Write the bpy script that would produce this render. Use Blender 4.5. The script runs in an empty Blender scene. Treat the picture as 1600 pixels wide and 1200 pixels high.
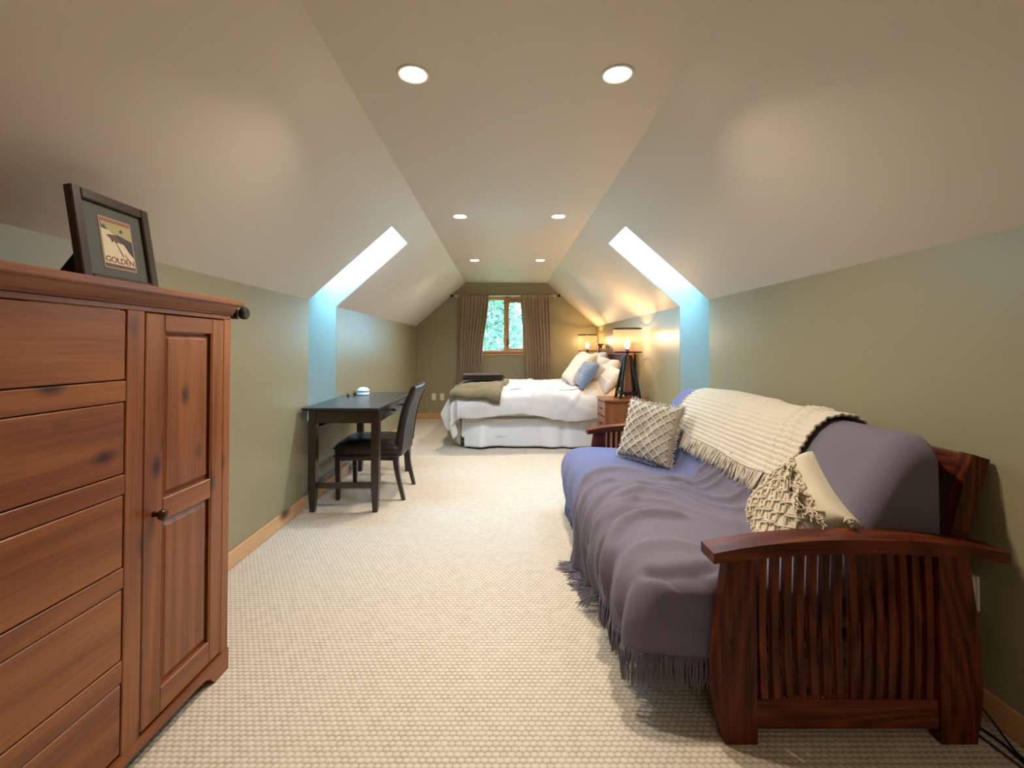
import bpy, bmesh, math, random
from mathutils import Vector, Matrix, noise
R = math.radians
PI = math.pi
random.seed(7)
C = bpy.context.scene.collection
SC = bpy.context.scene

# ------------------------------------------------------------------ camera, world, exposure
H = 1.195
cam_d = bpy.data.cameras.new('camera')
cam = bpy.data.objects.new('camera', cam_d); C.objects.link(cam)
cam.location = (0, 0, H); cam.rotation_euler = (R(91.0), 0, 0)
cam_d.sensor_width = 36; cam_d.lens = 16.0
cam_d.shift_x = 13/1600; cam_d.shift_y = -68.4/1600
cam_d.clip_start = 0.05; cam_d.clip_end = 200
SC.camera = cam
SC.view_settings.view_transform = 'Standard'
SC.view_settings.look = 'None'
SC.view_settings.gamma = 1.0
SC.view_settings.use_curve_mapping = False
SC.view_settings.exposure = 0.15
SC.cycles.use_denoising = True
SC.cycles.max_bounces = 8
SC.cycles.diffuse_bounces = 5
SC.cycles.sample_clamp_indirect = 8

SKY = 24.0
LAMP_W = 15
w = bpy.data.worlds.new('sky'); SC.world = w; w.use_nodes = True
wn, wl = w.node_tree.nodes, w.node_tree.links
wn.clear()
wo = wn.new('ShaderNodeOutputWorld'); wb = wn.new('ShaderNodeBackground')
tc = wn.new('ShaderNodeTexCoord'); sep = wn.new('ShaderNodeSeparateXYZ')
rp = wn.new('ShaderNodeValToRGB')
rp.color_ramp.elements[0].position = 0.0; rp.color_ramp.elements[0].color = (0.32, 0.72, 1.0, 1)
rp.color_ramp.elements[1].position = 1.0; rp.color_ramp.elements[1].color = (0.20, 0.60, 1.0, 1)
wl.new(tc.outputs['Generated'], sep.inputs[0]); wl.new(sep.outputs['Z'], rp.inputs[0])
wl.new(rp.outputs[0], wb.inputs['Color']); wb.inputs['Strength'].default_value = SKY
wl.new(wb.outputs[0], wo.inputs['Surface'])

# ------------------------------------------------------------------ helpers
def tag(o, label=None, cat=None, group=None, kind=None):
    if label: o['label'] = label
    if cat: o['category'] = cat
    if group: o['group'] = group
    if kind: o['kind'] = kind
    return o

def empty(name, loc=(0, 0, 0), rz=0, label=None, cat=None, group=None):
    o = bpy.data.objects.new(name, None); C.objects.link(o)
    o.location = loc; o.rotation_euler = (0, 0, rz); o.empty_display_size = .1
    return tag(o, label, cat, group)

def link(name, bm, mat=None, parent=None, smooth=False, sharp=None):
    me = bpy.data.meshes.new(name)
    bmesh.ops.recalc_face_normals(bm, faces=bm.faces)
    bm.to_mesh(me); bm.free()
    if mat: me.materials.append(mat)
    if smooth:
        for p in me.polygons: p.use_smooth = True
        if sharp: me.set_sharp_from_angle(angle=R(sharp))
    o = bpy.data.objects.new(name, me); C.objects.link(o)
    if parent: o.parent = parent
    return o

def bx(bm, lo, hi, bevel=0.0, M=None, seg=1):
    r = bmesh.ops.create_cube(bm, size=1)
    vs = r['verts']
    c = [(a+b)/2 for a, b in zip(lo, hi)]; s = [abs(b-a) for a, b in zip(lo, hi)]
    for v in vs: v.co = Vector((c[0]+v.co.x*s[0], c[1]+v.co.y*s[1], c[2]+v.co.z*s[2]))
    if bevel:
        es = list({e for v in vs for e in v.link_edges})
        rr = bmesh.ops.bevel(bm, geom=es, offset=min(bevel, min(s)*.45), segments=seg, affect='EDGES', profile=.5)
        vs = list({v for f in rr['faces'] for v in f.verts} | {v for v in vs if v.is_valid})
    if M is not None: bmesh.ops.transform(bm, matrix=M, verts=vs)
    return vs

def box(name, lo, hi, mat, parent=None, bevel=0.003, M=None, seg=1):
    bm = bmesh.new(); bx(bm, lo, hi, bevel, M, seg)
    return link(name, bm, mat, parent)

def prism(bm, poly, a, b, axis='y'):
    def pt(p, t):
        if axis == 'y': return (p[0], t, p[1])
        if axis == 'x': return (t, p[0], p[1])
        return (p[0], p[1], t)
    v0 = [bm.verts.new(pt(p, a)) for p in poly]; v1 = [bm.verts.new(pt(p, b)) for p in poly]
    n = len(poly); fs = []
    fs.append(bm.faces.new(v0)); fs.append(bm.faces.new(v1[::-1]))
    for i in range(n):
        fs.append(bm.faces.new((v0[i], v1[i], v1[(i+1) % n], v0[(i+1) % n])))
    return v0+v1

def bevel_all(bm, off, seg=1, ang=30):
    es = [e for e in bm.edges if len(e.link_faces) == 2 and e.calc_face_angle(0) > R(ang)]
    bmesh.ops.bevel(bm, geom=es, offset=off, segments=seg, affect='EDGES', profile=.5)

def tube(bm, pts, r, n=8, cap=True):
    pts = [Vector(p) for p in pts]
    rings = []
    for i, p in enumerate(pts):
        d = (pts[min(i+1, len(pts)-1)]-pts[max(i-1, 0)])
        if d.length < 1e-9: d = Vector((0, 0, 1))
        d.normalize()
        a = Vector((0, 0, 1)) if abs(d.z) < .9 else Vector((1, 0, 0))
        x = d.cross(a).normalized(); y = d.cross(x)
        rr = r[i] if isinstance(r, (list, tuple)) else r
        rings.append([bm.verts.new(p+x*rr*math.cos(2*PI*k/n)+y*rr*math.sin(2*PI*k/n)) for k in range(n)])
    for a, b in zip(rings, rings[1:]):
        for k in range(n):
            bm.faces.new((a[k], a[(k+1) % n], b[(k+1) % n], b[k]))
    if cap and n > 2:
        bm.faces.new(rings[0][::-1]); bm.faces.new(rings[-1])

def lathe(bm, prof, c=(0, 0, 0), n=32, M=None, close=True):
    rings = []
    new = []
    for r, z in prof:
        ring = [bm.verts.new((c[0]+r*math.cos(2*PI*k/n), c[1]+r*math.sin(2*PI*k/n), c[2]+z)) for k in range(n)]
        rings.append(ring); new += ring
    for a, b in zip(rings, rings[1:]):
        for k in range(n): bm.faces.new((a[k], a[(k+1) % n], b[(k+1) % n], b[k]))
    if close:
        bm.faces.new(rings[0][::-1]); bm.faces.new(rings[-1])
    if M is not None: bmesh.ops.transform(bm, matrix=M, verts=new)
    return new

def gridsurf(name, fn, nu, nv, mat, parent=None, thick=0.0, u0=0, u1=1, v0=0, v1=1, off=-1):
    bm = bmesh.new(); g = []
    for i in range(nu+1):
        row = []
        for j in range(nv+1):
            row.append(bm.verts.new(fn(u0+(u1-u0)*i/nu, v0+(v1-v0)*j/nv)))
        g.append(row)
    for i in range(nu):
        for j in range(nv):
            bm.faces.new((g[i][j], g[i+1][j], g[i+1][j+1], g[i][j+1]))
    me = bpy.data.meshes.new(name); bm.to_mesh(me); bm.free()
    for p in me.polygons: p.use_smooth = True
    me.materials.append(mat)
    o = bpy.data.objects.new(name, me); C.objects.link(o)
    if parent: o.parent = parent
    if thick:
        m = o.modifiers.new('thickness', 'SOLIDIFY'); m.thickness = thick; m.offset = off
    return o

def orient(o, loc, normal, up=(0, 0, 1)):
    z = Vector(normal).normalized(); u = Vector(up)
    y = (u-z*u.dot(z)).normalized(); x = y.cross(z)
    M = Matrix((x, y, z)).transposed().to_4x4(); M.translation = Vector(loc)
    o.matrix_world = M
    return M

def sm(a, b, x):
    t = max(0, min(1, (x-a)/(b-a))); return t*t*(3-2*t)

def nz(x, y, z=0.0): return noise.noise(Vector((x, y, z)))

def catmull(pts, n=12):
    P = [Vector(p) for p in pts]; out = []
    Q = [P[0]*2-P[1]]+P+[P[-1]*2-P[-2]]
    for i in range(1, len(Q)-2):
        a, b, c, d = Q[i-1:i+3]
        for k in range(n):
            t = k/n
            out.append(.5*((2*b)+(c-a)*t+(2*a-5*b+4*c-d)*t*t+(3*b-a-3*c+d)*t**3))
    out.append(P[-1]); return out

class Curve:
    def __init__(s, pts, n=12):
        s.p = catmull(pts, n); s.l = [0]
        for a, b in zip(s.p, s.p[1:]): s.l.append(s.l[-1]+(b-a).length)
        s.L = s.l[-1]
    def at(s, d):
        d = max(0, min(s.L-1e-6, d))
        lo, hi = 0, len(s.l)-1
        while hi-lo > 1:
            m = (lo+hi)//2
            if s.l[m] <= d: lo = m
            else: hi = m
        t = (d-s.l[lo])/max(1e-9, s.l[hi]-s.l[lo])
        return s.p[lo].lerp(s.p[hi], t)
    def nrm(s, d, e=.012):
        t = (s.at(d+e)-s.at(d-e)).normalized()
        return Vector((-t.y, t.x))

def strands(bm, items, r=.0025, n=4, seg=4, wav=.006):
    for p, d, L in items:
        p = Vector(p); d = Vector(d).normalized()
        a = Vector((random.uniform(-1, 1), random.uniform(-1, 1), random.uniform(-.2, .2)))*wav
        b = Vector((random.uniform(-1, 1), random.uniform(-1, 1), random.uniform(-.2, .2)))*wav
        pts = []
        for k in range(seg+1):
            t = k/seg
            pts.append(p+d*L*t+a*math.sin(t*PI)+b*t*t)
        tube(bm, pts, [r*(1-.35*k/seg) for k in range(seg+1)], n)

# ------------------------------------------------------------------ materials
MATS = {}
def mat(name, col, rough=.5, metal=0, **k):
    if name in MATS: return MATS[name]
    m = bpy.data.materials.new(name); m.use_nodes = True
    b = m.node_tree.nodes['Principled BSDF']
    b.inputs['Base Color'].default_value = (*col, 1); b.inputs['Roughness'].default_value = rough
    b.inputs['Metallic'].default_value = metal
    for kk, v in k.items(): b.inputs[kk.replace('_', ' ')].default_value = v
    MATS[name] = m; return m

class NT:
    def __init__(s, m):
        s.m = m; s.n = m.node_tree.nodes; s.l = m.node_tree.links; s.b = s.n['Principled BSDF']
    def new(s, t, **k):
        x = s.n.new(t)
        for a, v in k.items(): setattr(x, a, v)
        return x
    def lk(s, a, b): s.l.new(a, b)
    def coords(s, scale=(1, 1, 1), rnd=True, rot=(0, 0, 0)):
        tc = s.new('ShaderNodeTexCoord'); mp = s.new('ShaderNodeMapping')
        mp.inputs['Scale'].default_value = scale; mp.inputs['Rotation'].default_value = rot
        s.lk(tc.outputs['Object'], mp.inputs['Vector'])
        if rnd:
            oi = s.new('ShaderNodeObjectInfo'); mu = s.new('ShaderNodeMath', operation='MULTIPLY')
            mu.inputs[1].default_value = 17.3
            s.lk(oi.outputs['Random'], mu.inputs[0]); s.lk(mu.outputs[0], mp.inputs['Location'])
        return mp.outputs[0]
    def math(s, op, a, b=None, c=None):
        x = s.new('ShaderNodeMath', operation=op)
        for i, v in enumerate((a, b, c)):
            if v is None: continue
            if isinstance(v, (int, float)): x.inputs[i].default_value = v
            else: s.lk(v, x.inputs[i])
        return x.outputs[0]
    def noise(s, vec, scale, detail=3, rough=.5, dist=0):
        x = s.new('ShaderNodeTexNoise'); x.inputs['Scale'].default_value = scale
        x.inputs['Detail'].default_value = detail; x.inputs['Roughness'].default_value = rough
        x.inputs['Distortion'].default_value = dist
        s.lk(vec, x.inputs['Vector']); return x.outputs['Fac']
    def ramp(s, fac, stops):
        x = s.new('ShaderNodeValToRGB'); e = x.color_ramp.elements
        while len(e) < len(stops): e.new(.5)
        for el, (p, c) in zip(e, stops): el.position = p; el.color = (*c, 1)
        s.lk(fac, x.inputs[0]); return x.outputs[0]
    def mix(s, fac, a, b, mode='MIX'):
        x = s.new('ShaderNodeMix', data_type='RGBA', blend_type=mode)
        for i, v in ((0, fac), (6, a), (7, b)):
            if isinstance(v, (int, float)): x.inputs[i].default_value = v
            elif isinstance(v, tuple): x.inputs[i].default_value = (*v, 1)
            else: s.lk(v, x.inputs[i])
        return x.outputs[2]
    def bump(s, h, strength=.3, dist=.002):
        x = s.new('ShaderNodeBump'); x.inputs['Strength'].default_value = strength
        x.inputs['Distance'].default_value = dist
        s.lk(h, x.inputs['Height']); s.lk(x.outputs[0], s.b.inputs['Normal'])

def paint(name, col, rough=.42):
    m = mat(name, col, rough); t = NT(m)
    v = t.coords((1, 1, 1), False)
    n1 = t.noise(v, 2.2, 2); n2 = t.noise(v, 140, 3)
    h = t.math('ADD', t.math('MULTIPLY', n2, .12), t.math('MULTIPLY', n1, .8))
    t.bump(h, .25, .004)
    return m

def wood(name, dark, mid, light, axis='y', rough=.35, ringscale=9, knots=True, grain=1.0, coat=.15, knot_scale=8.5, stretch=.07):
    m = mat(name, mid, rough); t = NT(m)
    i = 'xyz'.index(axis)
    s1 = [1, 1, 1]; s1[i] = stretch
    s2 = [1, 1, 1]; s2[i] = .035
    v1 = t.coords(tuple(s1)); v2 = t.coords(tuple(s2))
    s3 = [1, 1, 1]; s3[i] = .55
    v3 = t.coords(tuple(s3))
    big = t.noise(v1, 3.5, 2, .5, .3)
    rings = t.math('SINE', t.math('MULTIPLY', big, ringscale*6.28))
    rings = t.math('MULTIPLY_ADD', rings, .5, .5)
    fine = t.noise(v2, 110, 4, .6)
    tone = t.noise(v1, 1.3, 2)
    f = t.math('ADD', t.math('ADD', t.math('MULTIPLY', rings, .22*grain), t.math('MULTIPLY', fine, .62*grain)), t.math('MULTIPLY', tone, .5))
    f = t.math('SUBTRACT', f, .22)
    col = t.ramp(f, [(0.12, light), (.5, mid), (.9, dark)])
    if knots:
        vo = t.new('ShaderNodeTexVoronoi'); vo.inputs['Scale'].default_value = knot_scale
        t.lk(v3, vo.inputs['Vector'])
        k = t.math('SUBTRACT', 1.0, t.math('SMOOTH_MIN', t.math('MULTIPLY', vo.outputs['Distance'], 4.2), 1.0, .1))
        k = t.math('MAXIMUM', k, 0.0)
        col = t.mix(t.math('MINIMUM', t.math('MULTIPLY', t.math('POWER', k, 1.3), 1.5), .92), col, tuple(c*.35 for c in dark))
    t.lk(col, t.b.inputs['Base Color'])
    t.b.inputs['Coat Weight'].default_value = coat
    t.b.inputs['Coat Roughness'].default_value = .25
    t.bump(t.math('ADD', fine, rings), .12, .0015)
    return m

def cloth(name, col, col2=None, rough=.9, scale=260, bump=.5, sheen=.3, var=.5, dist=.002):
    m = mat(name, col, rough); t = NT(m)
    v = t.coords((1, 1, 1), False)
    n = t.noise(v, scale, 2); b = t.noise(v, 6, 3)
    w_ = t.new('ShaderNodeTexWave'); w_.inputs['Scale'].default_value = scale*.35
    w_.bands_direction = 'DIAGONAL'; w_.inputs['Distortion'].default_value = 2
    t.lk(v, w_.inputs['Vector'])
    c2 = col2 or tuple(c*.72 for c in col)
    t.lk(t.mix(t.math('MULTIPLY', t.math('ADD', t.math('MULTIPLY', n, .6), t.math('MULTIPLY', b, .4)), var*1.6), col, c2), t.b.inputs['Base Color'])
    t.b.inputs['Sheen Weight'].default_value = sheen
    t.b.inputs['Specular IOR Level'].default_value = .25
    t.bump(t.math('ADD', t.math('MULTIPLY', n, .7), t.math('MULTIPLY', w_.outputs['Fac'], .4)), bump, dist)
    return m

def emis(name, col, st):
    m = bpy.data.materials.new(name); m.use_nodes = True
    n = m.node_tree.nodes; l = m.node_tree.links; n.clear()
    o = n.new('ShaderNodeOutputMaterial'); e = n.new('ShaderNodeEmission')
    e.inputs[0].default_value = (*col, 1); e.inputs[1].default_value = st
    l.new(e.outputs[0], o.inputs[0]); return m

def seethrough(name, col, fac, rough=.05):
    """mix of transparent and principled: gauze and thin panes"""
    m = bpy.data.materials.new(name); m.use_nodes = True
    n = m.node_tree.nodes; l = m.node_tree.links
    b = n['Principled BSDF']; o = n['Material Output']
    b.inputs['Base Color'].default_value = (*col, 1); b.inputs['Roughness'].default_value = rough
    t = n.new('ShaderNodeBsdfTransparent'); x = n.new('ShaderNodeMixShader')
    x.inputs[0].default_value = fac
    l.new(t.outputs[0], x.inputs[1]); l.new(b.outputs[0], x.inputs[2]); l.new(x.outputs[0], o.inputs[0])
    return m

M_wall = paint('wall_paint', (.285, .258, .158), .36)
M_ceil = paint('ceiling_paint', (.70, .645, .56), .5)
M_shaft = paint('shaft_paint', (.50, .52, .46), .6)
M_pine = wood('stained_pine', (.070, .017, .004), (.19, .055, .012), (.31, .108, .024), 'y', .36)
M_pine_v = wood('stained_pine_upright', (.070, .017, .004), (.19, .055, .012), (.31, .108, .024), 'z', .36)
M_oak = wood('dark_red_wood', (.030, .005, .002), (.105, .020, .0055), (.20, .048, .012), 'z', .42, 15, False, 1.45, .04, 4, .20)
M_oak_x = wood('dark_red_wood_long', (.030, .005, .002), (.105, .020, .0055), (.20, .048, .012), 'x', .42, 15, False, 1.45, .04, 4, .20)
M_oak_y = wood('dark_red_wood_deep', (.030, .005, .002), (.105, .020, .0055), (.20, .048, .012), 'y', .42, 15, False, 1.45, .04, 4, .20)
M_trim = wood('pine_trim', (.22, .09, .035), (.50, .27, .12), (.62, .38, .20), 'y', .45, 5, True, .7, .05, 4)
M_trim_x = wood('pine_trim_across', (.22, .09, .035), (.50, .24, .10), (.62, .33, .15), 'x', .45, 5, True, .7, .05, 4)
M_trim_z = wood('pine_trim_upright', (.22, .09, .035), (.50, .24, .10), (.62, .33, .15), 'z', .45, 5, True, .7, .05, 4)
M_esp = wood('espresso_wood', (.010, .006, .005), (.020, .012, .010), (.032, .020, .016), 'y', .28, 8, False, 1, .3)
M_espz = wood('espresso_wood_upright', (.010, .006, .005), (.020, .012, .010), (.032, .020, .016), 'z', .28, 8, False, 1, .3)
M_stand = wood('nightstand_wood', (.07, .018, .007), (.19, .058, .020), (.28, .09, .03), 'z', .3, 8, False, .9, .3)
M_leather = mat('black_leather', (.018, .013, .012), .32)
t = NT(M_leather); t.bump(t.noise(t.coords((1, 1, 1), False), 220, 3), .25, .001)
M_black = mat('black_metal', (.012, .012, .013), .38, .3)
M_bmat = mat('black_painted_frame', (.036, .020, .013), .35)
M_chrome = mat('chrome', (.75, .75, .76), .15, 1)
M_nickel = mat('brushed_nickel', (.6, .58, .54), .3, 1)
M_plastic = mat('white_plastic', (.75, .73, .68), .4)
M_white = mat('white_ceramic', (.85, .88, .9), .2)
M_dark = mat('dark_slot', (.01, .01, .01), .6)

M_throw = cloth('lilac_grey_throw', (.160, .142, .190), (.120, .107, .145), .95, 300, .5, .10)
M_knit = cloth('cream_knit', (.66, .60, .49), (.50, .45, .36), .95, 400, .5, .3)
M_macrame = cloth('cream_macrame', (.66, .57, .42), (.48, .40, .28), .9, 350, .5, .3)
M_cream = cloth('cream_cotton', (.60, .54, .42), (.50, .44, .33), .9, 500, .3, .2)
M_diamond = cloth('oat_weave', (.50, .45, .38), (.34, .30, .25), .9, 260, .8, .2)
M_sheet = cloth('white_cotton', (.64, .625, .63), (.56, .55, .56), .85, 120, .25, .2)
M_skirt = cloth('white_skirt_cotton', (.72, .71, .71), (.64, .63, .64), .85, 200, .25, .2)
M_quilt = cloth('quilted_white', (.66, .63, .58), (.46, .43, .38), .9, 90, .9, .2, .6, .006)
M_blue = cloth('dusty_blue', (.16, .25, .42), (.11, .18, .32), .85, 300, .4, .3)
M_bluepat = cloth('blue_grey_pattern', (.13, .17, .24), (.34, .34, .34), .85, 70, .6, .2, .9, .003)
M_khaki = cloth('khaki_blanket', (.165, .135, .080), (.115, .095, .056), .95, 200, .5, .3)
M_brown = cloth('dark_brown_blanket', (.032, .014, .016), (.020, .009, .011), .9, 200, .4, .15)
M_curtain = cloth('taupe_curtain', (.36, .27, .18), (.26, .19, .12), .8, 300, .3, .2)
M_creamthrow = cloth('ivory_throw', (.72, .60, .42), (.62, .50, .34), .9, 300, .5, .3)
M_glass = seethrough('window_glass', (.8, .9, 1), .06, .02)
M_gauze = seethrough('shade_gauze', (.30, .22, .16), .27, .8)

for m_ in (M_oak, M_oak_x, M_oak_y): m_.node_tree.nodes['Principled BSDF'].inputs['Specular IOR Level'].default_value = .25

# carpet with rows of loops
M_carpet = mat('loop_carpet', (.6, .5, .38), .95); t = NT(M_carpet)
tcx = t.new('ShaderNodeTexCoord'); sp = t.new('ShaderNodeSeparateXYZ'); t.lk(tcx.outputs['Object'], sp.inputs[0])
yy = t.math('DIVIDE', sp.outputs['Y'], .0185)
xx = t.math('ADD', t.math('DIVIDE', sp.outputs['X'], .0225), t.math('MULTIPLY', t.math('MODULO', t.math('FLOOR', t.math('ADD', yy, 1000)), 2.0), .5))
fx = t.math('SUBTRACT', t.math('FRACT', t.math('ADD', xx, 1000)), .5)
fy = t.math('SUBTRACT', t.math('FRACT', t.math('ADD', yy, 1000)), .5)
cb = t.new('ShaderNodeCombineXYZ'); t.lk(t.math('FLOOR', xx), cb.inputs[0]); t.lk(t.math('FLOOR', yy), cb.inputs[1])
wnz = t.new('ShaderNodeTexWhiteNoise'); t.lk(cb.outputs[0], wnz.inputs['Vector'])
dd = t.math('SQRT', t.math('ADD', t.math('MULTIPLY', t.math('MULTIPLY', fx, fx), 3.4), t.math('MULTIPLY', t.math('MULTIPLY', fy, fy), 3.9)))
hh = t.math('SUBTRACT', 1.0, dd)
hh = t.math('ADD', hh, t.math('MULTIPLY', wnz.outputs['Value'], .22))
vv = t.coords((1, 1, 1), False)
fib = t.noise(vv, 420, 3)
hh = t.math('ADD', hh, t.math('MULTIPLY', fib, .25))
colr = t.ramp(hh, [(.10, (.34, .285, .215)), (.45, (.53, .475, .395)), (1.0, (.60, .55, .475))])
t.lk(colr, t.b.inputs['Base Color']); t.bump(hh, .6, .003)
t.b.inputs['Specular IOR Level'].default_value = .1

# ------------------------------------------------------------------ room shell
XL, XR, YB, YE = -1.49, 1.567, -3.4, 7.74
ZK, ZC = 1.565, 2.308
CL, CR = -.654, .731
TH = .12
D1, D2 = 3.47, 4.05          # dormer opening along the room
ZS = .60                      # dormer sill
XO_L, XO_R = -2.15, 2.227     # outer walls of the dormers
def st(name, bm, m, parent=None, smooth=False):
    o = link(name, bm, m, parent, smooth)
    if not parent: o['kind'] = 'structure'
    return o

bm = bmesh.new(); bx(bm, (XL-TH, YB-TH, -.1), (XR+TH, YE+TH, 0)); floor = st('floor', bm, M_carpet)
def side(x0, sgn, name):
    bm = bmesh.new(); a, b = x0, x0+sgn*TH
    lo, hi = min(a, b), max(a, b)
    bx(bm, (lo, YB, 0), (hi, D1, ZK)); bx(bm, (lo, D2, 0), (hi, YE, ZK)); bx(bm, (lo, D1, 0), (hi, D2, ZS))
    return st(name, bm, M_wall)
side(XL, -1, 'wall_left'); side(XR, 1, 'wall_right')
SL = (ZC-ZK)/(CL-XL)
def slope(xk, xc, sgn, name):
    # sgn -1 left, +1 right; section polygon of the slab
    nx, nz_ = (-sgn*0+sgn*SL, 1.0); L = math.hypot(nx, nz_); nx, nz_ = nx/L*TH, nz_/L*TH
    P = lambda x: ZK+abs(x-xk)*SL
    xt = -.857 if sgn < 0 else .934
    def seg(x0, x1, y0, y1):
        prism(bm, [(x0, P(x0)), (x1, P(x1)), (x1+nx, P(x1)+nz_), (x0+nx, P(x0)+nz_)], y0, y1)
    bm = bmesh.new()
    seg(xk, xc, YB, D1); seg(xk, xc, D2, YE); seg(xt, xc, D1, D2)
    return st(name, bm, M_ceil)
slope(XL, CL, -1, 'ceiling_left'); slope(XR, CR, 1, 'ceiling_right')
bm = bmesh.new(); bx(bm, (CL-.15, YB, ZC), (CR+.15, YE, ZC+TH)); st('ceiling', bm, M_ceil)

# end wall with window opening, rear wall
WX0, WX1, WZ0, WZ1 = -.385, .385, 1.13, 2.045
sect = [(XL-TH, 0), (XR+TH, 0), (XR+TH, ZK+TH), (CR+TH, ZC+TH), (CL-TH, ZC+TH), (XL-TH, ZK+TH)]
bm = bmesh.new()
bx(bm, (XL-TH, YE, 0), (XR+TH, YE+TH, WZ0))
bx(bm, (XL-TH, YE, WZ0), (WX0, YE+TH, WZ1)); bx(bm, (WX1, YE, WZ0), (XR+TH, YE+TH, WZ1))
bx(bm, (XL-TH, YE, WZ1), (XR+TH, YE+TH, ZC+TH))
st('wall_end', bm, M_wall)
bm = bmesh.new(); prism(bm, sect, YB-TH, YB); st('wall_back', bm, M_wall)

# dormers: cheeks, sill, outer wall, and a roof window
def dormer(sgn, n):
    xk = XL if sgn < 0 else XR
    xo = XO_L if sgn < 0 else XO_R
    xt = -.857 if sgn < 0 else .934
    G = .34                                           # vertical distance from inner slope to roof window
    P = lambda x: ZK-(abs(x)-abs(xk))*SL if abs(x) > abs(xk) else ZK+abs(x-xk)*SL
    S = sgn
    topz = P(xt)
    poly = [(xk+S*.003, ZS), (xo, ZS), (xo, P(xo)+G), (xt, P(xt)+G), (xt, topz+.004), (xk+S*.003, ZK+.004)]
    bm = bmesh.new()
    prism(bm, poly, D2-.004, D2+.03); prism(bm, poly, D1-.03, D1+.004)
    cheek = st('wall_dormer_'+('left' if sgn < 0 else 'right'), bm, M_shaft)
    bm = bmesh.new()
    lo, hi = sorted((xk, xo))
    bx(bm, (lo, D1, ZS-.04), (hi, D2, ZS)); lo, hi = sorted((xo, xo+S*.05))
    bx(bm, (lo, D1-.03, ZS-.04), (hi, D2+.03, P(xo)+G))
    lo, hi = sorted((xt, xt-S*.05)); bx(bm, (lo, D1, topz+.13), (hi, D2, P(xt)+G))
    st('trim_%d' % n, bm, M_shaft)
    # roof window
    w0 = empty('window_%d' % n); w0['kind'] = 'structure'
    x0, x1 = xk+S*.22, xt
    bm = bmesh.new(); prism(bm, [(xo, P(xo)+G), (x0, P(x0)+G), (x0, P(x0)+G+.06), (xo, P(xo)+G+.06)], D1-.03, D2+.03)  # unseen blank roof added below the window to darken the lower cheeks
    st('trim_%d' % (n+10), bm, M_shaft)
    def slab(xa, xb, ya, yb, t0, t1, nm, m):
        bm = bmesh.new(); prism(bm, [(xa, P(xa)+G+t0), (xb, P(xb)+G+t0), (xb, P(xb)+G+t1), (xa, P(xa)+G+t1)], ya, yb)
        return link(nm, bm, m, w0)
    d = .05*(-S)
    slab(x0, x1, D1-.03, D1+.03, 0, .06, 'frame', M_plastic); slab(x0, x1, D2-.03, D2+.03, 0, .06, 'frame', M_plastic)
    slab(x0, x0+d, D1+.03, D2-.03, 0, .06, 'frame', M_plastic); slab(x1-d, x1, D1+.03, D2-.03, 0, .06, 'frame', M_plastic)
    slab(x0+d, x1-d, D1+.03, D2-.03, .02, .026, 'pane', M_glass)
    # sky portal for sampling
    xm = (x0+x1)/2; L = abs(x1-x0)*math.hypot(1, SL)
    ld = bpy.data.lights.new('skylight_portal', 'AREA'); ld.shape = 'RECTANGLE'; ld.size = L; ld.size_y = D2-D1
    ld.cycles.is_portal = True
    lo_ = bpy.data.objects.new('skylight_portal', ld); C.objects.link(lo_)
    n_ = Vector((-S*SL, 0, -1)).normalized()
    z = -n_; x = Vector((-S, 0, SL)).normalized() if False else Vector((1, 0, -S*SL)).normalized(); y = z.cross(x)
    Mx = Matrix((x, y, z)).transposed().to_4x4(); Mx.translation = Vector((xm, (D1+D2)/2, P(xm)+G+.08))
    lo_.matrix_world = Mx
dormer(-1, 2); dormer(1, 3)
ld = bpy.data.lights.new('window_portal', 'AREA'); ld.shape = 'RECTANGLE'; ld.size = .8; ld.size_y = .95; ld.cycles.is_portal = True
lo_ = bpy.data.objects.new('window_portal', ld); C.objects.link(lo_); lo_.location = (0, YE+.13, 1.59); lo_.rotation_euler = (R(-90), 0, 0)

# baseboards
for nm, lo, hi, m in (('baseboard_left', (XL, YB, 0), (XL+.016, YE, .092), M_trim), ('baseboard_right', (XR-.016, YB, 0), (XR, YE, .092), M_trim),
                      ('baseboard_end', (XL+.016, YE-.016, 0), (XR-.016, YE, .092), M_trim_x), ('baseboard_back', (XL+.016, YB, 0), (XR-.016, YB+.016, .092), M_trim_x)):
    o = box(nm, lo, hi, m, None, .004); o['kind'] = 'structure'

# end window
w1 = empty('window_1', (0, YE, 0)); w1['kind'] = 'structure'
def wp(nm, lo, hi, m, bev=.004, par=w1): return box(nm, (lo[0], lo[1], lo[2]), (hi[0], hi[1], hi[2]), m, par, bev)
wp('head_casing', (WX0-.06, -.02, WZ1-.015), (WX1+.06, 0, WZ1+.05), M_trim_x)
wp('window_sill', (WX0-.07, -.05, WZ0-.012), (WX1+.07, .02, WZ0+.012), M_trim_x)
wp('apron', (WX0-.06, -.018, WZ0-.06), (WX1+.06, 0, WZ0-.012), M_trim_x)
wp('side_casing', (WX0-.06, -.02, WZ0+.012), (WX0+.012, 0, WZ1-.015), M_trim_z)
wp('side_casing', (WX1-.012, -.02, WZ0+.012), (WX1+.06, 0, WZ1-.015), M_trim_z)
wp('jamb', (WX0, 0, WZ0+.012), (WX0+.03, .12, WZ1), M_trim_z); wp('jamb', (WX1-.03, 0, WZ0+.012), (WX1, .12, WZ1), M_trim_z)
wp('jamb', (WX0+.03, 0, WZ1-.03), (WX1-.03, .12, WZ1), M_trim_x); wp('jamb', (WX0+.03, .02, WZ0+.0), (WX1-.03, .12, WZ0+.03), M_trim_x)
wp('mullion', (.0, .01, WZ0+.03), (.055, .11, WZ1-.03), M_trim_z)
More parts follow.
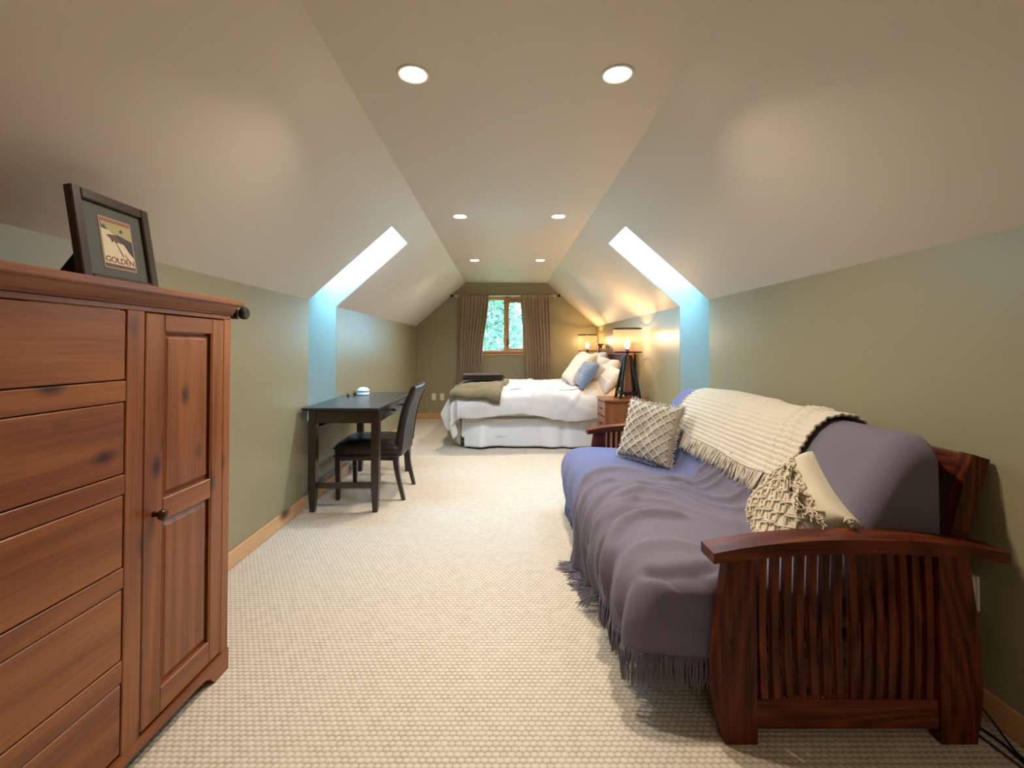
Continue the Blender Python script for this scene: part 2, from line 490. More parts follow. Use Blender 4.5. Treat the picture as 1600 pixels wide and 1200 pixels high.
def sash(x0, x1, z0, z1, m1, m2, y=.04):
    a = .032
    s = wp('sash_stile', (x0, y, z0), (x0+a, y+.04, z1), m1); wp('sash_stile', (x1-a, y, z0), (x1, y+.04, z1), m1)
    wp('sash_rail', (x0+a, y, z0), (x1-a, y+.04, z0+a), m2); wp('sash_rail', (x0+a, y, z1-a), (x1-a, y+.04, z1), m2)
    wp('pane', (x0+a, y+.018, z0+a), (x1-a, y+.022, z1-a), M_glass, 0)
M_vinyl = mat('grey_sash_trim', (.30, .27, .24), .5)
sash(.055, WX1-.03, WZ0+.03, WZ1-.03, M_trim_z, M_trim_x)
wp('pane', (WX0+.03, .055, WZ0+.03), (.0, .059, WZ1-.03), M_glass, 0)
wp('window_screen_frame', (.087, .03, WZ0+.062), (.095, .039, WZ1-.062), M_vinyl, .001)
wp('window_screen_frame', (.087, .03, WZ1-.074), (WX1-.062, .039, WZ1-.062), M_vinyl, .001)
wp('window_latch', (.058, .012, 1.24), (.072, .04, 1.36), M_black, .004)
wp('window_latch', (-.055, .03, 1.165), (-.035, .055, 1.195), M_black, .004)

# ------------------------------------------------------------------ ceiling downlights
M_lens = emis('lamp_lens', (1, .86, .66), 22)
M_ltrim = mat('downlight_trim', (.8, .76, .68), .4)
pos = {'nearest': 1.83, 'middle': 3.82, 'far': 5.74}
XS = {'left': -.368, 'right': .462}
def downlight(x, y, label):
    e = empty('ceiling_downlight', (x, y, ZC), 0, label, 'light', 'recessed downlights in the ceiling')
    bm = bmesh.new(); lathe(bm, [(.052, -.001), (.053, -.004), (.060, -.005), (.066, -.004), (.068, 0), (.052, 0)], n=40, close=False)
    link('trim_ring', bm, M_ltrim, e, True)
    bm = bmesh.new(); lathe(bm, [(.001, -.010), (.030, -.009), (.046, -.0065), (.0525, -.003), (.0525, -.0005)], n=40)
    link('lens', bm, M_lens, e, True)
    ld = bpy.data.lights.new('downlight_lamp', 'AREA'); ld.shape = 'DISK'; ld.size = .095; ld.energy = LAMP_W; ld.color = (1, .845, .675)
    ld.spread = R(142)
    lo = bpy.data.objects.new('downlight_lamp', ld); C.objects.link(lo); lo.location = (0, 0, -.016); lo.parent = e
for k, y in pos.items():
    for s, x in XS.items():
        downlight(x, y, 'round recessed ceiling downlight, %s one in the %s row' % (k if k != 'nearest' else 'largest and nearest', s))
for y in (-2.1,):  # unseen lamp pair added behind the camera to brighten the near slopes
    for s, x in XS.items():
        downlight(x, y, 'added unseen fill light shaped as a ceiling downlight behind the viewpoint, %s row, %s' % (s, 'near the back wall'))

# ------------------------------------------------------------------ armoire
AR = empty('armoire', (-1.035, 1.722, 0), R(-1.6), 'tall stained pine armoire with drawers and a panelled door', 'armoire')
W_, DP = 1.10, .40        # local: front at x=0, y from -W_ to 0
def ab(nm, lo, hi, m=M_pine, par=None, bev=.002): return box(nm, lo, hi, m, par or AR, bev)
ab('back_panel', (-DP, -W_, .03), (-DP+.015, 0, 1.32), M_pine_v)
ab('side_panel', (-DP+.015, -.022, 0), (-.02, 0, 1.32), M_pine_v)
ab('side_panel', (-DP+.015, -W_, 0), (-.02, -W_+.022, 1.32), M_pine_v)
ab('top_board', (-DP+.0, -W_-.02, 1.352), (.032, .042, 1.376), M_pine, None, .006)
# crown moulding under the top: profile swept along front and far end
prof = [(-.02, 1.318), (.006, 1.318), (.008, 1.324), (.014, 1.328), (.016, 1.336), (.024, 1.344), (.027, 1.352), (-.02, 1.352)]
bm = bmesh.new(); prism(bm, prof, -W_-.01, .004); link('crown_moulding', bm, M_pine, AR)
bm = bmesh.new(); prism(bm, [(p[0]+.008, p[1]) for p in prof], -DP+.01, .0, 'x'); o = link('crown_moulding', bm, M_pine, AR)
# face frame
ab('frame_rail', (-.02, -W_, 1.302), (.002, 0, 1.318))
ab('frame_stile', (-.02, -.040, 0), (.002, 0, 1.302), M_pine_v)
ab('frame_stile', (-.02, -.458, .075), (.002, -.398, 1.302), M_pine_v)
ab('frame_stile', (-.02, -W_, 0), (.002, -W_+.045, 1.302), M_pine_v)
dz = [(1.105, 1.302), (.847, 1.048), (.591, .793), (.338, .535), (.085, .279)]
for i, (a, b) in enumerate(dz):
    ab('drawer', (-.30, -W_+.048, a+.003), (.001, -.461, b-.003), M_pine, None, .003)
    if i < 4: ab('frame_rail', (-.02, -W_+.045, dz[i+1][1]), (.0015, -.458, a))
# base with scalloped brackets
bm = bmesh.new()
pts = [(0, 0), (-.075, 0), (-.085, .012), (-.10, .030), (-.125, .042), (-.16, .045), (-W_+.16, .045), (-W_+.125, .042), (-W_+.10, .03), (-W_+.085, .012), (-W_+.075, 0), (-W_, 0), (-W_, .078), (0, .078)]
prism(bm, pts, -.018, .006, 'x'); bevel_all(bm, .0015); link('base_board', bm, M_pine, AR)
ab('bottom_board', (-DP+.02, -W_+.03, .05), (-.02, -.03, .075))
# door
DR = empty('door_leaf', (0, 0, 0)); DR.parent = AR
dy0, dy1 = -.396, -.042
def db(nm, lo, hi, m=M_pine_v, bev=.0025): return box(nm, lo, hi, m, DR, bev)
db('stile', (-.018, dy0, .088), (.003, dy0+.072, 1.298)); db('stile', (-.018, dy1-.062, .088), (.003, dy1, 1.298))
for z0, z1 in ((1.245, 1.298), (.667, .735), (.088, .165)):
    db('rail', (-.018, dy0+.072, z0), (.003, dy1-.062, z1), M_pine)
for z0, z1 in ((.735, 1.245), (.165, .667)):
    ya, yb = dy0+.072, dy1-.062
    bm = bmesh.new(); m_ = .022; a = [(ya, z0), (yb, z0), (yb, z1), (ya, z1)]
    i1 = [(ya+.004, z0+.004), (yb-.004, z0+.004), (yb-.004, z1-.004), (ya+.004, z1-.004)]
    i2 = [(ya+m_, z0+m_), (yb-m_, z0+m_), (yb-m_, z1-m_), (ya+m_, z1-m_)]
    V = [[bm.verts.new((x, p[0], p[1])) for p in q] for x, q in ((-.012, a), (-.012, i1), (-.003, i2))]
    for A, B in zip(V, V[1:]):
        for k in range(4): bm.faces.new((A[k], A[(k+1) % 4], B[(k+1) % 4], B[k]))
    bm.faces.new(V[-1]); link('raised_panel', bm, M_pine_v, DR)
    for lo, hi in (((-.003, ya, z0), (.0015, ya+.006, z1)), ((-.003, yb-.006, z0), (.0015, yb, z1))):
        db('bead', lo, hi, M_pine_v, .002)
bm = bmesh.new(); lathe(bm, [(.009, 0), (.007, .006), (.0065, .012), (.012, .018), (.0165, .025), (.0165, .030), (.012, .036), (.004, .038)], n=24, M=Matrix.Translation((.003, dy0+.038, .70)) @ Matrix.Rotation(R(90), 4, 'Y'))
tag(link('door_knob', bm, mat('bronze_knob', (.05, .02, .012), .25, .5), DR, True), 'dark bronze round knob')

# black rod end beyond the armoire
e = empty('wall_rod', (XL, 1.80, 1.333), 0, 'short black rod with a silver ring fixed to the wall beyond the armoire', 'rod')
bm = bmesh.new(); lathe(bm, [(.012, 0), (.012, .41)], n=20, M=Matrix.Rotation(R(90), 4, 'Y')); link('rod', bm, M_black, e, True, 40)
bm = bmesh.new(); lathe(bm, [(.035, 0), (.035, .008), (.014, .012)], n=24, M=Matrix.Rotation(R(90), 4, 'Y')); link('wall_flange', bm, M_black, e, True, 40)
bm = bmesh.new(); lathe(bm, [(.02, .41), (.023, .413), (.024, .446)], n=24, M=Matrix.Rotation(R(90), 4, 'Y')); link('finial_neck', bm, M_black, e, True, 40)
bm = bmesh.new(); lathe(bm, [(.0235, .446), (.0250, .447), (.0250, .453), (.0235, .454)], n=24, M=Matrix.Rotation(R(90), 4, 'Y')); tag(link('finial_ring', bm, M_chrome, e, True, 40), 'silver ring')
bm = bmesh.new(); lathe(bm, [(.024, .454), (.025, .457), (.025, .468), (.020, .474), (.004, .475)], n=24, M=Matrix.Rotation(R(90), 4, 'Y')); link('finial', bm, M_black, e, True, 40)

# framed print leaning on its easel back
FR = empty('picture_frame', (0, 0, 0), 0, 'dark framed print lettered GOLDEN standing on the pine armoire', 'picture frame')
fw, fh = .274, .279
A0 = Vector((-1.165, 1.252, 1.377)); far = Vector((0, 1, 0)).normalized()
upv = Vector((-.17, 0, 1)); upv = (upv-far*upv.dot(far)).normalized()
nrm = far.cross(upv)   # +x side
if nrm.x < 0: nrm = -nrm
FM = Matrix((far, upv, nrm)).transposed().to_4x4(); FM.translation = A0
FR.matrix_world = FM
M_mat = mat('grey_green_mat', (.055, .06, .05), .6)
def fb(nm, lo, hi, m, bev=.001): return box(nm, lo, hi, m, FR, bev)
fm = .030
fb('frame_side', (0, 0, -.012), (fm, fh, .012), M_bmat, .003); fb('frame_side', (fw-fm, 0, -.012), (fw, fh, .012), M_bmat, .003)
fb('frame_top', (fm, fh-fm, -.012), (fw-fm, fh, .012), M_bmat, .003); fb('frame_bottom', (fm, 0, -.012), (fw-fm, fm, .012), M_bmat, .003)
fb('mat_board', (fm, fm, -.010), (fw-fm, fh-fm, .001), M_mat, 0)
fb('backing_board', (fm*.3, fm*.3, -.016), (fw-fm*.3, fh-fm*.3, -.0121), M_dark, 0)
px0, px1, py0, py1 = .083, .200, .058, .216
fb('print_border', (px0, py0, .001), (px1, py1, .0022), mat('print_border', (.34, .22, .16), .6), 0)
q = .005
fb('poster', (px0+q, py0+q, .0022), (px1-q, py1-q, .0028), mat('poster_cream', (.60, .52, .36), .6), 0)
def flat(nm, pts, z, col, par=FR):
    bm = bmesh.new(); prism(bm, pts, z, z+.0004, 'z'); return link(nm, bm, mat('ink_%s' % nm, col, .6), par)
pw, ph = px1-px0-2*q, py1-py0-2*q
T = lambda u, v: (px0+q+u*pw, py0+q+v*ph)
flat('poster_band', [T(0, .93), T(1, .93), T(1, 1), T(0, 1)], .0028, (.26, .09, .04))
flat('poster_sky', [T(0, .82), T(.25, .80), T(.42, .68), T(.7, .66), T(1, .60), T(1, .93), T(0, .93)], .0028, (.34, .31, .13))
flat('poster_tree', [T(0, .80), T(.02, .86), T(.06, .82), T(.10, .87), T(.16, .80), T(.24, .78), T(.12, .77)], .0033, (.06, .05, .03))
flat('poster_ridge', [T(.34, .68), T(.55, .70), T(.78, .66), T(1, .62), T(1, .28), T(.86, .38), T(.72, .52), T(.58, .56)], .0033, (.035, .03, .035))
flat('poster_figure', [T(.14, .655), T(.26, .68), T(.42, .67), T(.56, .60), T(.62, .53), T(.50, .56), T(.44, .50), T(.40, .57), T(.30, .52), T(.28, .60)], .0038, (.12, .05, .03))
flat('poster_sun', [T(.66+.05*math.cos(a*PI/6), .80+.035*math.sin(a*PI/6)) for a in range(12)], .0038, (.05, .05, .04))
flat('poster_track', [T(.46, .50), T(.50, .47), T(.66, .25), T(.60, .27)], .0033, (.20, .15, .10))
flat('poster_track', [T(.66, .33), T(.68, .33), T(.82, .22), T(.78, .22)], .0033, (.20, .15, .10))
flat('poster_foot', [T(0, 0), T(1, 0), T(1, .065), T(0, .065)], .0028, (.10, .05, .03))
cu = bpy.data.curves.new('poster_lettering', 'FONT'); cu.body = 'GOLDEN'; cu.size = .0255; cu.extrude = .0003; cu.offset = .0004
cu.align_x = 'CENTER'
ot = bpy.data.objects.new('poster_lettering', cu); C.objects.link(ot); ot.parent = FR
cu.materials.append(mat('ink_letters', (.20, .06, .03), .6))
ot.location = (*T(.5, .095), .0032)
bpy.context.view_layer.update()
_me = bpy.data.meshes.new_from_object(ot.evaluated_get(bpy.context.evaluated_depsgraph_get()))
_o2 = bpy.data.objects.new('poster_lettering', _me); C.objects.link(_o2); _o2.parent = FR; _o2.location = ot.location
bpy.data.objects.remove(ot); _o2.name = 'poster_lettering'
# easel strut
bm = bmesh.new(); prism(bm, [(.10, .008), (.16, .008), (.145, .20), (.115, .20)], -.020, -.016, 'z')
o = link('easel_strut', bm, M_dark, FR); 
bm = bmesh.new()
p0, p1 = Vector((.10, .19, -.018)), Vector((.16, .19, -.018))
back = FM.inverted() @ Vector((-1.30, 1.30, 1.380)); back2 = FM.inverted() @ Vector((-1.30, 1.46, 1.380))
vs = [bm.verts.new(p) for p in (p0, p1, back2, back)]; f = bm.faces.new(vs)
r = bmesh.ops.extrude_face_region(bm, geom=[f]); bmesh.ops.translate(bm, vec=(0, 0, -.003), verts=[v for v in r['geom'] if isinstance(v, bmesh.types.BMVert)])
link('easel_leg', bm, M_dark, FR)

# ------------------------------------------------------------------ desk
DX0, DX1, DY0, DY1, DZ = -1.468, -.905, 3.30, 4.50, .762
DK = empty('desk', (0, 0, 0), 0, 'dark espresso wood writing desk with one drawer against the left wall', 'desk')
box('tabletop', (DX0, DY0, DZ-.022), (DX1, DY1, DZ), M_esp, DK, .006)
bm = bmesh.new()
def tleg(x0, y0, nm='leg'):
    s = .056
    bm = bmesh.new()
    a = [(x0, y0), (x0+s, y0), (x0+s, y0+s), (x0, y0+s)]
    cx, cy = x0+s/2, y0+s/2
    lv = [(DZ-.022, 1, 0), (.17, 1, 0), (0, .62, 0)]
    rings = [[bm.verts.new((cx+(p[0]-cx)*k, cy+(p[1]-cy)*k, z)) for p in a] for z, k, _ in lv]
    for A, B in zip(rings, rings[1:]):
        for k in range(4): bm.faces.new((A[k], B[k], B[(k+1) % 4], A[(k+1) % 4]))
    bm.faces.new(rings[0]); bm.faces.new(rings[-1][::-1]); bevel_all(bm, .002)
    link(nm, bm, M_espz, DK)
lx0, lx1, ly0, ly1 = DX0+.045, DX1-.060, DY0+.022, DY1-.078
for x in (lx0, lx1):
    for y in (ly0, ly1): tleg(x, y)
box('apron', (lx0+.056, ly0+.006, DZ-.115), (lx1, ly0+.028, DZ-.022), M_esp, DK, .002)
box('apron', (lx0+.056, ly1+.028, DZ-.115), (lx1, ly1+.050, DZ-.022), M_esp, DK, .002)
box('apron', (lx0+.006, ly0+.056, DZ-.115), (lx0+.028, ly1, DZ-.022), M_esp, DK, .002)
box('apron', (lx1+.028, ly0+.056, DZ-.115), (lx1+.048, ly0+.20, DZ-.022), M_esp, DK, .002)
box('apron', (lx1+.028, ly1-.14, DZ-.115), (lx1+.048, ly1, DZ-.022), M_esp, DK, .002)
dw = box('drawer', (lx0+.15, ly0+.203, DZ-.112), (lx1+.050, ly1-.143, DZ-.026), M_esp, DK, .002)
for y in (DY0+.42, DY1-.45):
    bm = bmesh.new(); lathe(bm, [(.007, 0), (.006, .012), (.013, .02), (.015, .026), (.010, .032), (.002, .033)], n=20, M=Matrix.Translation((lx1+.050, y, DZ-.068)) @ Matrix.Rotation(R(90), 4, 'Y'))
    link('drawer_knob', bm, M_black, dw, True)
box('stretcher', (lx0+.056, ly0+.016, .172), (lx1, ly0+.040, .212), M_esp, DK, .002)
box('stretcher', (lx0+.056, ly1+.016, .172), (lx1, ly1+.040, .212), M_esp, DK, .002)
box('stretcher', (lx0+.016, ly0+.056, .172), (lx0+.040, ly1, .212), M_esp, DK, .002)

# small things on the desk
e = empty('trinket_box', (-1.30, 4.22, DZ), 0, 'small white glossy domed trinket box on the desk', 'ornament')
bm = bmesh.new(); lathe(bm, [(.050, 0), (.056, .005), (.056, .022), (.054, .027)], n=32); o = link('base', bm, M_white, e, True, 40); o.scale = (1, .75, 1)
bm = bmesh.new(); lathe(bm, [(.051, .027), (.051, .038)], n=32); o = link('band', bm, mat('slate_band', (.08, .10, .14), .3), e, True, 40); o.scale = (1, .75, 1)
bm = bmesh.new(); lathe(bm, [(.054, .036), (.056, .041), (.050, .056), (.034, .068), (.015, .073), (.001, .074)], n=32); o = link('lid', bm, M_white, e, True, 40); o.scale = (1, .75, 1)
M_orn = mat('brown_ornament', (.16, .10, .05), .5)
for (x, y, h_, lb) in ((-1.405, 4.12, .034, 'tiny round brown ornament on the desk nearest the wall'), (-1.385, 4.24, .045, 'small pointed brown ornament on the desk beside the white box')):
    bm = bmesh.new(); lathe(bm, [(.012, 0), (.016, h_*.25), (.016, h_*.5), (.008, h_*.7), (.010, h_*.85), (.001, h_)], n=18)
    o = link('ornament', bm, M_orn, None, True); o.location = (x, y, DZ); tag(o, lb, 'ornament')

# ------------------------------------------------------------------ dining style chair at the desk (faces -x)
CH = empty('desk_chair', (-1.05, 3.815, 0), R(0), 'black leather upholstered side chair pushed up to the desk', 'chair')
def rounded_block(nm, fn, nu, nv, m, par): return gridsurf(nm, fn, nu, nv, m, par)
# seat: local x -.29 (front) .. .25 (back); y +-.225
bm = bmesh.new(); bx(bm, (-.285, -.235, .345), (.235, .235, .435), .03, None, 4)
for v in bm.verts:
    k = 1-max(abs(v.co.x+.03)/.27, abs(v.co.y)/.235)
    if v.co.z > .39: v.co.z += .0
o = link('seat', bm, M_leather, CH, True, 60)
def seat_top(u, v):
    x = -.29+.53*u; y = -.24+.48*v
    e_ = (max(0, 1-(2*u-1)**6)*max(0, 1-(2*v-1)**6))**.45
    return (x*(1) , y, .405+.065*e_+.004*nz(x*9, y*9))
gridsurf('seat_cushion', seat_top, 28, 28, M_leather, CH)
bm = bmesh.new()
for a, b in (((-.285, -.235), (.235, -.235)), ((-.285, .235), (.235, .235)), ((-.285, -.235), (-.285, .235))):
    tube(bm, [(a[0], a[1], .348), (b[0], b[1], .348)], .004, 6)
link('piping', bm, M_leather, CH, True)
def chair_leg(pts, s0, s1, nm='leg'):
    bm = bmesh.new(); c = catmull(pts, 5); rings = []
    for i, p in enumerate(c):
        t_ = i/(len(c)-1); s = s0+(s1-s0)*t_
        rings.append([bm.verts.new((p.x+dx*s/2, p.y+dy*s/2, p.z)) for dx, dy in ((-1, -1), (1, -1), (1, 1), (-1, 1))])
    for A, B in zip(rings, rings[1:]):
        for k in range(4): bm.faces.new((A[k], B[k], B[(k+1) % 4], A[(k+1) % 4]))
    bm.faces.new(rings[0]); bm.faces.new(rings[-1][::-1]); bevel_all(bm, .002, 1, 50)
    link(nm, bm, M_espz, CH)
for y in (-.205, .205):
    chair_leg([(-.255, y, .35), (-.255, y, .17), (-.255, y, 0)], .042, .028)
    chair_leg([(.195, y, .35), (.215, y, .20), (.262, y, 0)], .044, .028)
box('seat_rail', (-.26, -.22, .31), (.21, -.195, .35), M_espz, CH); box('seat_rail', (-.26, .195, .31), (.21, .22, .35), M_espz, CH)
box('seat_rail', (-.265, -.195, .31), (-.24, .195, .35), M_espz, CH)
bc = Curve([(.215, .35), (.225, .45), (.245, .60), (.285, .76), (.345, .885)], 10)
def backf(u, v):   # u around thickness loop, v height
    d = bc.L*v; p = bc.at(d); n = bc.nrm(d); a = u*2*PI
    th = .036*(1-.25*v)
    cx_ = math.copysign(abs(math.cos(a))**.25, math.cos(a)); sx = math.copysign(abs(math.sin(a))**.45, math.sin(a))
    w_h = .228*(1-.0*v)
    cr = .012*(1-(cx_)**2)*0
    endk = 1.0 if v < .96 else math.sqrt(max(0, 1-((v-.96)/.04)**2)*.9+.1)
    return (p.x+n.x*sx*th*endk, cx_*w_h*(1 if v < .96 else .985+.015*endk), p.y+n.y*sx*th*endk + (.012*(cx_**2) if v > .9 else 0))
bm = bmesh.new(); NU, NV = 40, 30; g = [[bm.verts.new(backf(i/NU, j/NV)) for i in range(NU)] for j in range(NV+1)]
for j in range(NV):
    for i in range(NU): bm.faces.new((g[j][i], g[j][(i+1) % NU], g[j+1][(i+1) % NU], g[j+1][i]))
bm.faces.new(g[0][::-1]); bm.faces.new(g[-1]); link('backrest', bm, M_leather, CH, True, 50)
for s in (-1, 1):
    bm = bmesh.new(); tube(bm, [(bc.at(bc.L*k/12).x+bc.nrm(bc.L*k/12).x*-.030, s*.226, bc.at(bc.L*k/12).y+bc.nrm(bc.L*k/12).y*-.030) for k in range(1, 12)], .004, 6)
    link('piping', bm, M_leather, CH, True)

# ------------------------------------------------------------------ futon sofa
FU = empty('futon_sofa', (0, 0, 0), 0, 'dark red wood futon sofa with slatted arms along the right wall', 'sofa')
AX0, AX1 = .628, 1.515
def arm_z(x): t_ = (x-1.07)/.44; return .622-.040*abs(t_)**2.2
def arm_end(yn, s):
    """yn = face turned to the outside; s=+1 when the body lies at larger y"""
    ya, yb = sorted((yn, yn+s*.09))
    bm = bmesh.new(); top = []; bot = []
    for k in range(25):
        x = AX0+(AX1-AX0)*k/24; top.append((x, arm_z(x)))
        th = .042-.010*abs((x-1.07)/.44)**3
        bot.append((x, arm_z(x)-th))
    prism(bm, top+bot[::-1], ya, yb); bevel_all(bm, .004, 2, 35); link('armrest', bm, M_oak_x, FU, True, 30)
    pa, pb = sorted((yn+s*.022, yn+s*.062))
    def post(fL, fR):
        bm = bmesh.new(); L = []; Rr = []
        for k in range(13):
            z = .0+.585*k/12; L.append((fL(z), z)); Rr.append((fR(z), z))
        prism(bm, L+Rr[::-1], pa, pb); bevel_all(bm, .003, 2, 35); o = link('post', bm, M_oak, FU, True, 30)
        return o
    p1 = post(lambda z: .685-.047*math.sin(min(1, max(0, (.585-z)/.44))*PI/2)+.03*max(0, (.16-z)/.16)**1.5, lambda z: .766)
    p2 = post(lambda z: 1.320, lambda z: 1.408+.040*math.sin(min(1, max(0, (.585-z)/.44))*PI/2)-.02*max(0, (.16-z)/.16)**1.5)
    for p, x in ((p1, .690), (p2, 1.405)):
        for z in (.300, .268):
            bm = bmesh.new(); lathe(bm, [(.006, 0), (.006, .002), (.0045, .003), (.002, .0018)], n=14, M=Matrix.Translation((x, pa if s > 0 else pb, z)) @ Matrix.Rotation(R(90*s), 4, 'X'))
            tag(link('bolt', bm, M_black, p, True, 40), 'small dark bolt head')
    box('bottom_rail', (.766, pa+.006, .04), (1.32, pb-.006, .128), M_oak_x, FU, .003)
    for k in range(14):
        x = .795+(1.296-.795)*k/13
        bm = bmesh.new(); L = []; Rr = []
        for j in range(9):
            z = .128+(arm_z(x)-.038-.128)*j/8; bow = .006*math.sin(PI*j/8)*(-1 if x < 1.05 else 1)
            L.append((x-.0105+bow, z)); Rr.append((x+.0105+bow, z))
        prism(bm, L+Rr[::-1], pa+.010, pb-.010); link('slat', bm, M_oak, FU)
NY, FY = 1.370, 3.50
arm_end(NY, 1); arm_end(FY, -1)
box('front_rail', (.70, NY+.062, .17), (.725, FY-.062, .27), M_oak_y, FU, .003)
box('back_rail', (1.36, NY+.062, .14), (1.385, FY-.062, .24), M_oak_y, FU, .003)
for k in range(10):
    y = NY+.16+k*(FY-NY-.32)/9; box('seat_slat', (.725, y-.025, .235), (1.36, y+.025, .252), M_oak_x, FU, .002)
# leaning back frame
ang = math.atan2(.075, .235)
for ya in (NY+.092, FY-.132):
    bm = bmesh.new(); prism(bm, [(1.325, .26), (1.385, .26), (1.556, .838), (1.498, .856)], ya, ya+.040); bevel_all(bm, .003); link('back_stile', bm, M_oak, FU)
def bz(z): return 1.325+(z-.26)*.292
for z0, z1 in ((.775, .845), (.30, .37)):
    bm = bmesh.new(); prism(bm, [(bz(z0)+.012, z0), (bz(z0)+.040, z0), (bz(z1)+.040, z1), (bz(z1)+.012, z1)], NY+.132, FY-.132); bevel_all(bm, .003)
    link('back_rail', bm, M_oak_y, FU)
for k in range(9):
    y = NY+.22+k*(FY-NY-.44)/8
    bm = bmesh.new(); prism(bm, [(bz(.37)+.018, .37), (bz(.37)+.034, .37), (bz(.775)+.034, .775), (bz(.775)+.018, .775)], y-.025, y+.025); link('back_slat', bm, M_oak, FU)
# mattress (folded futon)
seatprof = Curve([(.50, .26), (.485, .33), (.50, .40), (.56, .43), (.75, .435), (.95, .42), (1.05, .46), (1.12, .55), (1.20, .68), (1.27, .80), (1.33, .855), (1.40, .85), (1.43, .79), (1.33, .52), (1.24, .30), (1.05, .262), (.75, .258), (.50, .26)], 8)
M_tick = cloth('dark_futon_cover', (.05, .045, .055), None, .9, 300, .3)
bm = bmesh.new(); ys = [1.505, 1.52, 1.545, 1.58]+[1.6+i*.1 for i in range(18)]+[3.33, 3.36, 3.38, 3.39]
NP = 90; cxm = Vector((1.0, .42)); rings = []
for j, y in enumerate(ys):
    e_ = min(j, len(ys)-1-j); ins = (.07, .04, .015, 0)[e_] if e_ < 4 else 0
    ring = []
    for i in range(NP):
        d = seatprof.L*i/NP; p = seatprof.at(d); best = None
        for a_, b_ in ((Vector((.59, .345)), Vector((1.12, .36))), (Vector((1.12, .36)), Vector((1.365, .79)))):
            ab_ = b_-a_; t_ = max(0, min(1, (p-a_).dot(ab_)/ab_.length_squared)); c_ = a_+ab_*t_
            if best is None or (p-c_).length < (p-best).length: best = c_
        k_ = min(ins, (p-best).length*.9)/max(1e-6, (p-best).length); p = p.lerp(best, k_)
        ring.append(bm.verts.new((p.x, y, p.y)))
    rings.append(ring)
for A, B in zip(rings, rings[1:]):
    for k in range(NP): bm.faces.new((A[k], A[(k+1) % NP], B[(k+1) % NP], B[k]))
bm.faces.new(rings[0]); bm.faces.new(rings[-1]); link('mattress', bm, M_tick, FU, True, 60)

# throw surfaces: u metres along the section, v = y
TP = Curve([(.455, .10), (.425, .22), (.420, .32), (.445, .405), (.51, .455), (.62, .472), (.80, .468), (.95, .452), (1.03, .478), (1.10, .56), (1.17, .68), (1.24, .80), (1.31, .873), (1.38, .893), (1.445, .872), (1.475, .80), (1.49, .70)], 12)
FOLDS = []
def fold_h(u, v):
    h = 0
    for poly, hh_, w_ in FOLDS:
        best = 9; 
        n = len(poly)-1
        for i in range(n):
            ax, ay = poly[i]; bx_, by_ = poly[i+1]
            dx, dy = bx_-ax, by_-ay; L2 = dx*dx+dy*dy
            t_ = max(0, min(1, ((u-ax)*dx+(v-ay)*dy)/L2))
            d = math.hypot(u-ax-dx*t_, v-ay-dy*t_)
            if d < best: best = d; bt = (i+t_)/n
        if best < 3*w_:
            h += 1.35*hh_*math.exp(-(best/w_)**2)*sm(0, .15, bt)*sm(0, .15, 1-bt)
    return h
def throw_pt(u, v, y0, y1, off, wr=1.0, rr=.09):
    p = TP.at(u); n = TP.nrm(u)
    ins = 0; drop = 0
    for e_ in (v-y0, ) if rr else ():
        if e_ < rr: ins = rr*(1-math.sqrt(max(0, 1-(1-max(0, e_)/rr)**2)))*.9
    front = sm(.42, .25, u)
    h = off+.006*nz(u*5, v*5, off*50)*wr+fold_h(u, v)*wr
    # hanging front folds
    h += front*(.014*math.sin(v*34+2.2*nz(v*3, u*2))+.010*math.sin(v*71+u*6))*wr*sm(.36, .05, u)
    back_ = 0
    return Vector((p.x+n.x*(h-ins), v, p.y+n.y*(h-ins)))

# ------------------------------------------------------------------ (soft furnishings continue below)
FOLDS += [
    ([(1.143, 2.477), (.935, 2.53), (.764, 2.47), (.639, 2.60), (.5, 2.68), (.391, 2.614), (.329, 2.518)], .012, .05),
    ([(.70, 1.93), (.604, 1.935), (.523, 1.95), (.456, 1.94), (.387, 1.90), (.336, 1.85), (.292, 1.80), (.108, 1.76)], .024, .028),
    ([(.70, 2.02), (.604, 2.0), (.523, 2.03), (.44, 2.03), (.36, 2.0), (.29, 1.93), (.1, 1.88)], -.012, .022),
    ([(.85, 2.32), (.747, 2.342), (.582, 2.381), (.47, 2.296), (.355, 2.228), (.286, 2.20), (.04, 2.2)], .020, .030),
    ([(.95, 1.75), (.861, 1.87), (.794, 2.022), (.701, 2.216), (.575, 2.30), (.45, 2.20), (.36, 2.12), (.2, 2.08)], .020, .030),
    ([(1.25, 2.20), (1.132, 2.287), (1.037, 2.329), (.935, 2.4), (.827, 2.471), (.70, 2.50)], .017, .022),
    ([(1.15, 2.21), (1.06, 2.24), (.979, 2.28), (.867, 2.35), (.70, 2.45)], .015, .020),
    ([(1.12, 2.02), (1.03, 2.05), (.955, 2.10), (.885, 2.223), (.813, 2.36), (.66, 2.43)], .017, .022),
    ([(1.05, 1.90), (.95, 1.98), (.86, 2.12), (.76, 2.28), (.62, 2.34)], .013, .020),
    ([(1.0, 1.62), (.9, 1.75), (.76, 1.95), (.66, 2.10), (.5, 2.13), (.38, 2.06), (.28, 2.0)], .012, .028),
    ([(.62, 1.60), (.5, 1.68), (.38, 1.68), (.28, 1.62), (.15, 1.58)], .012, .035),
    ([(1.35, 2.45), (1.2, 2.42), (1.05, 2.44), (.95, 2.50)], .008, .015),
    ([(1.35, 2.38), (1.2, 2.36), (1.06, 2.38), (.93, 2.45)], .008, .013),
    ([(.55, 2.15), (.42, 2.12), (.32, 2.06), (.1, 2.0)], .012, .020),
    ([(.52, 2.48), (.40, 2.45), (.30, 2.40), (.08, 2.36)], .014, .022),
    ([(.60, 1.52), (.50, 1.49), (.40, 1.50), (.34, 1.56)], -.02, .02),
]
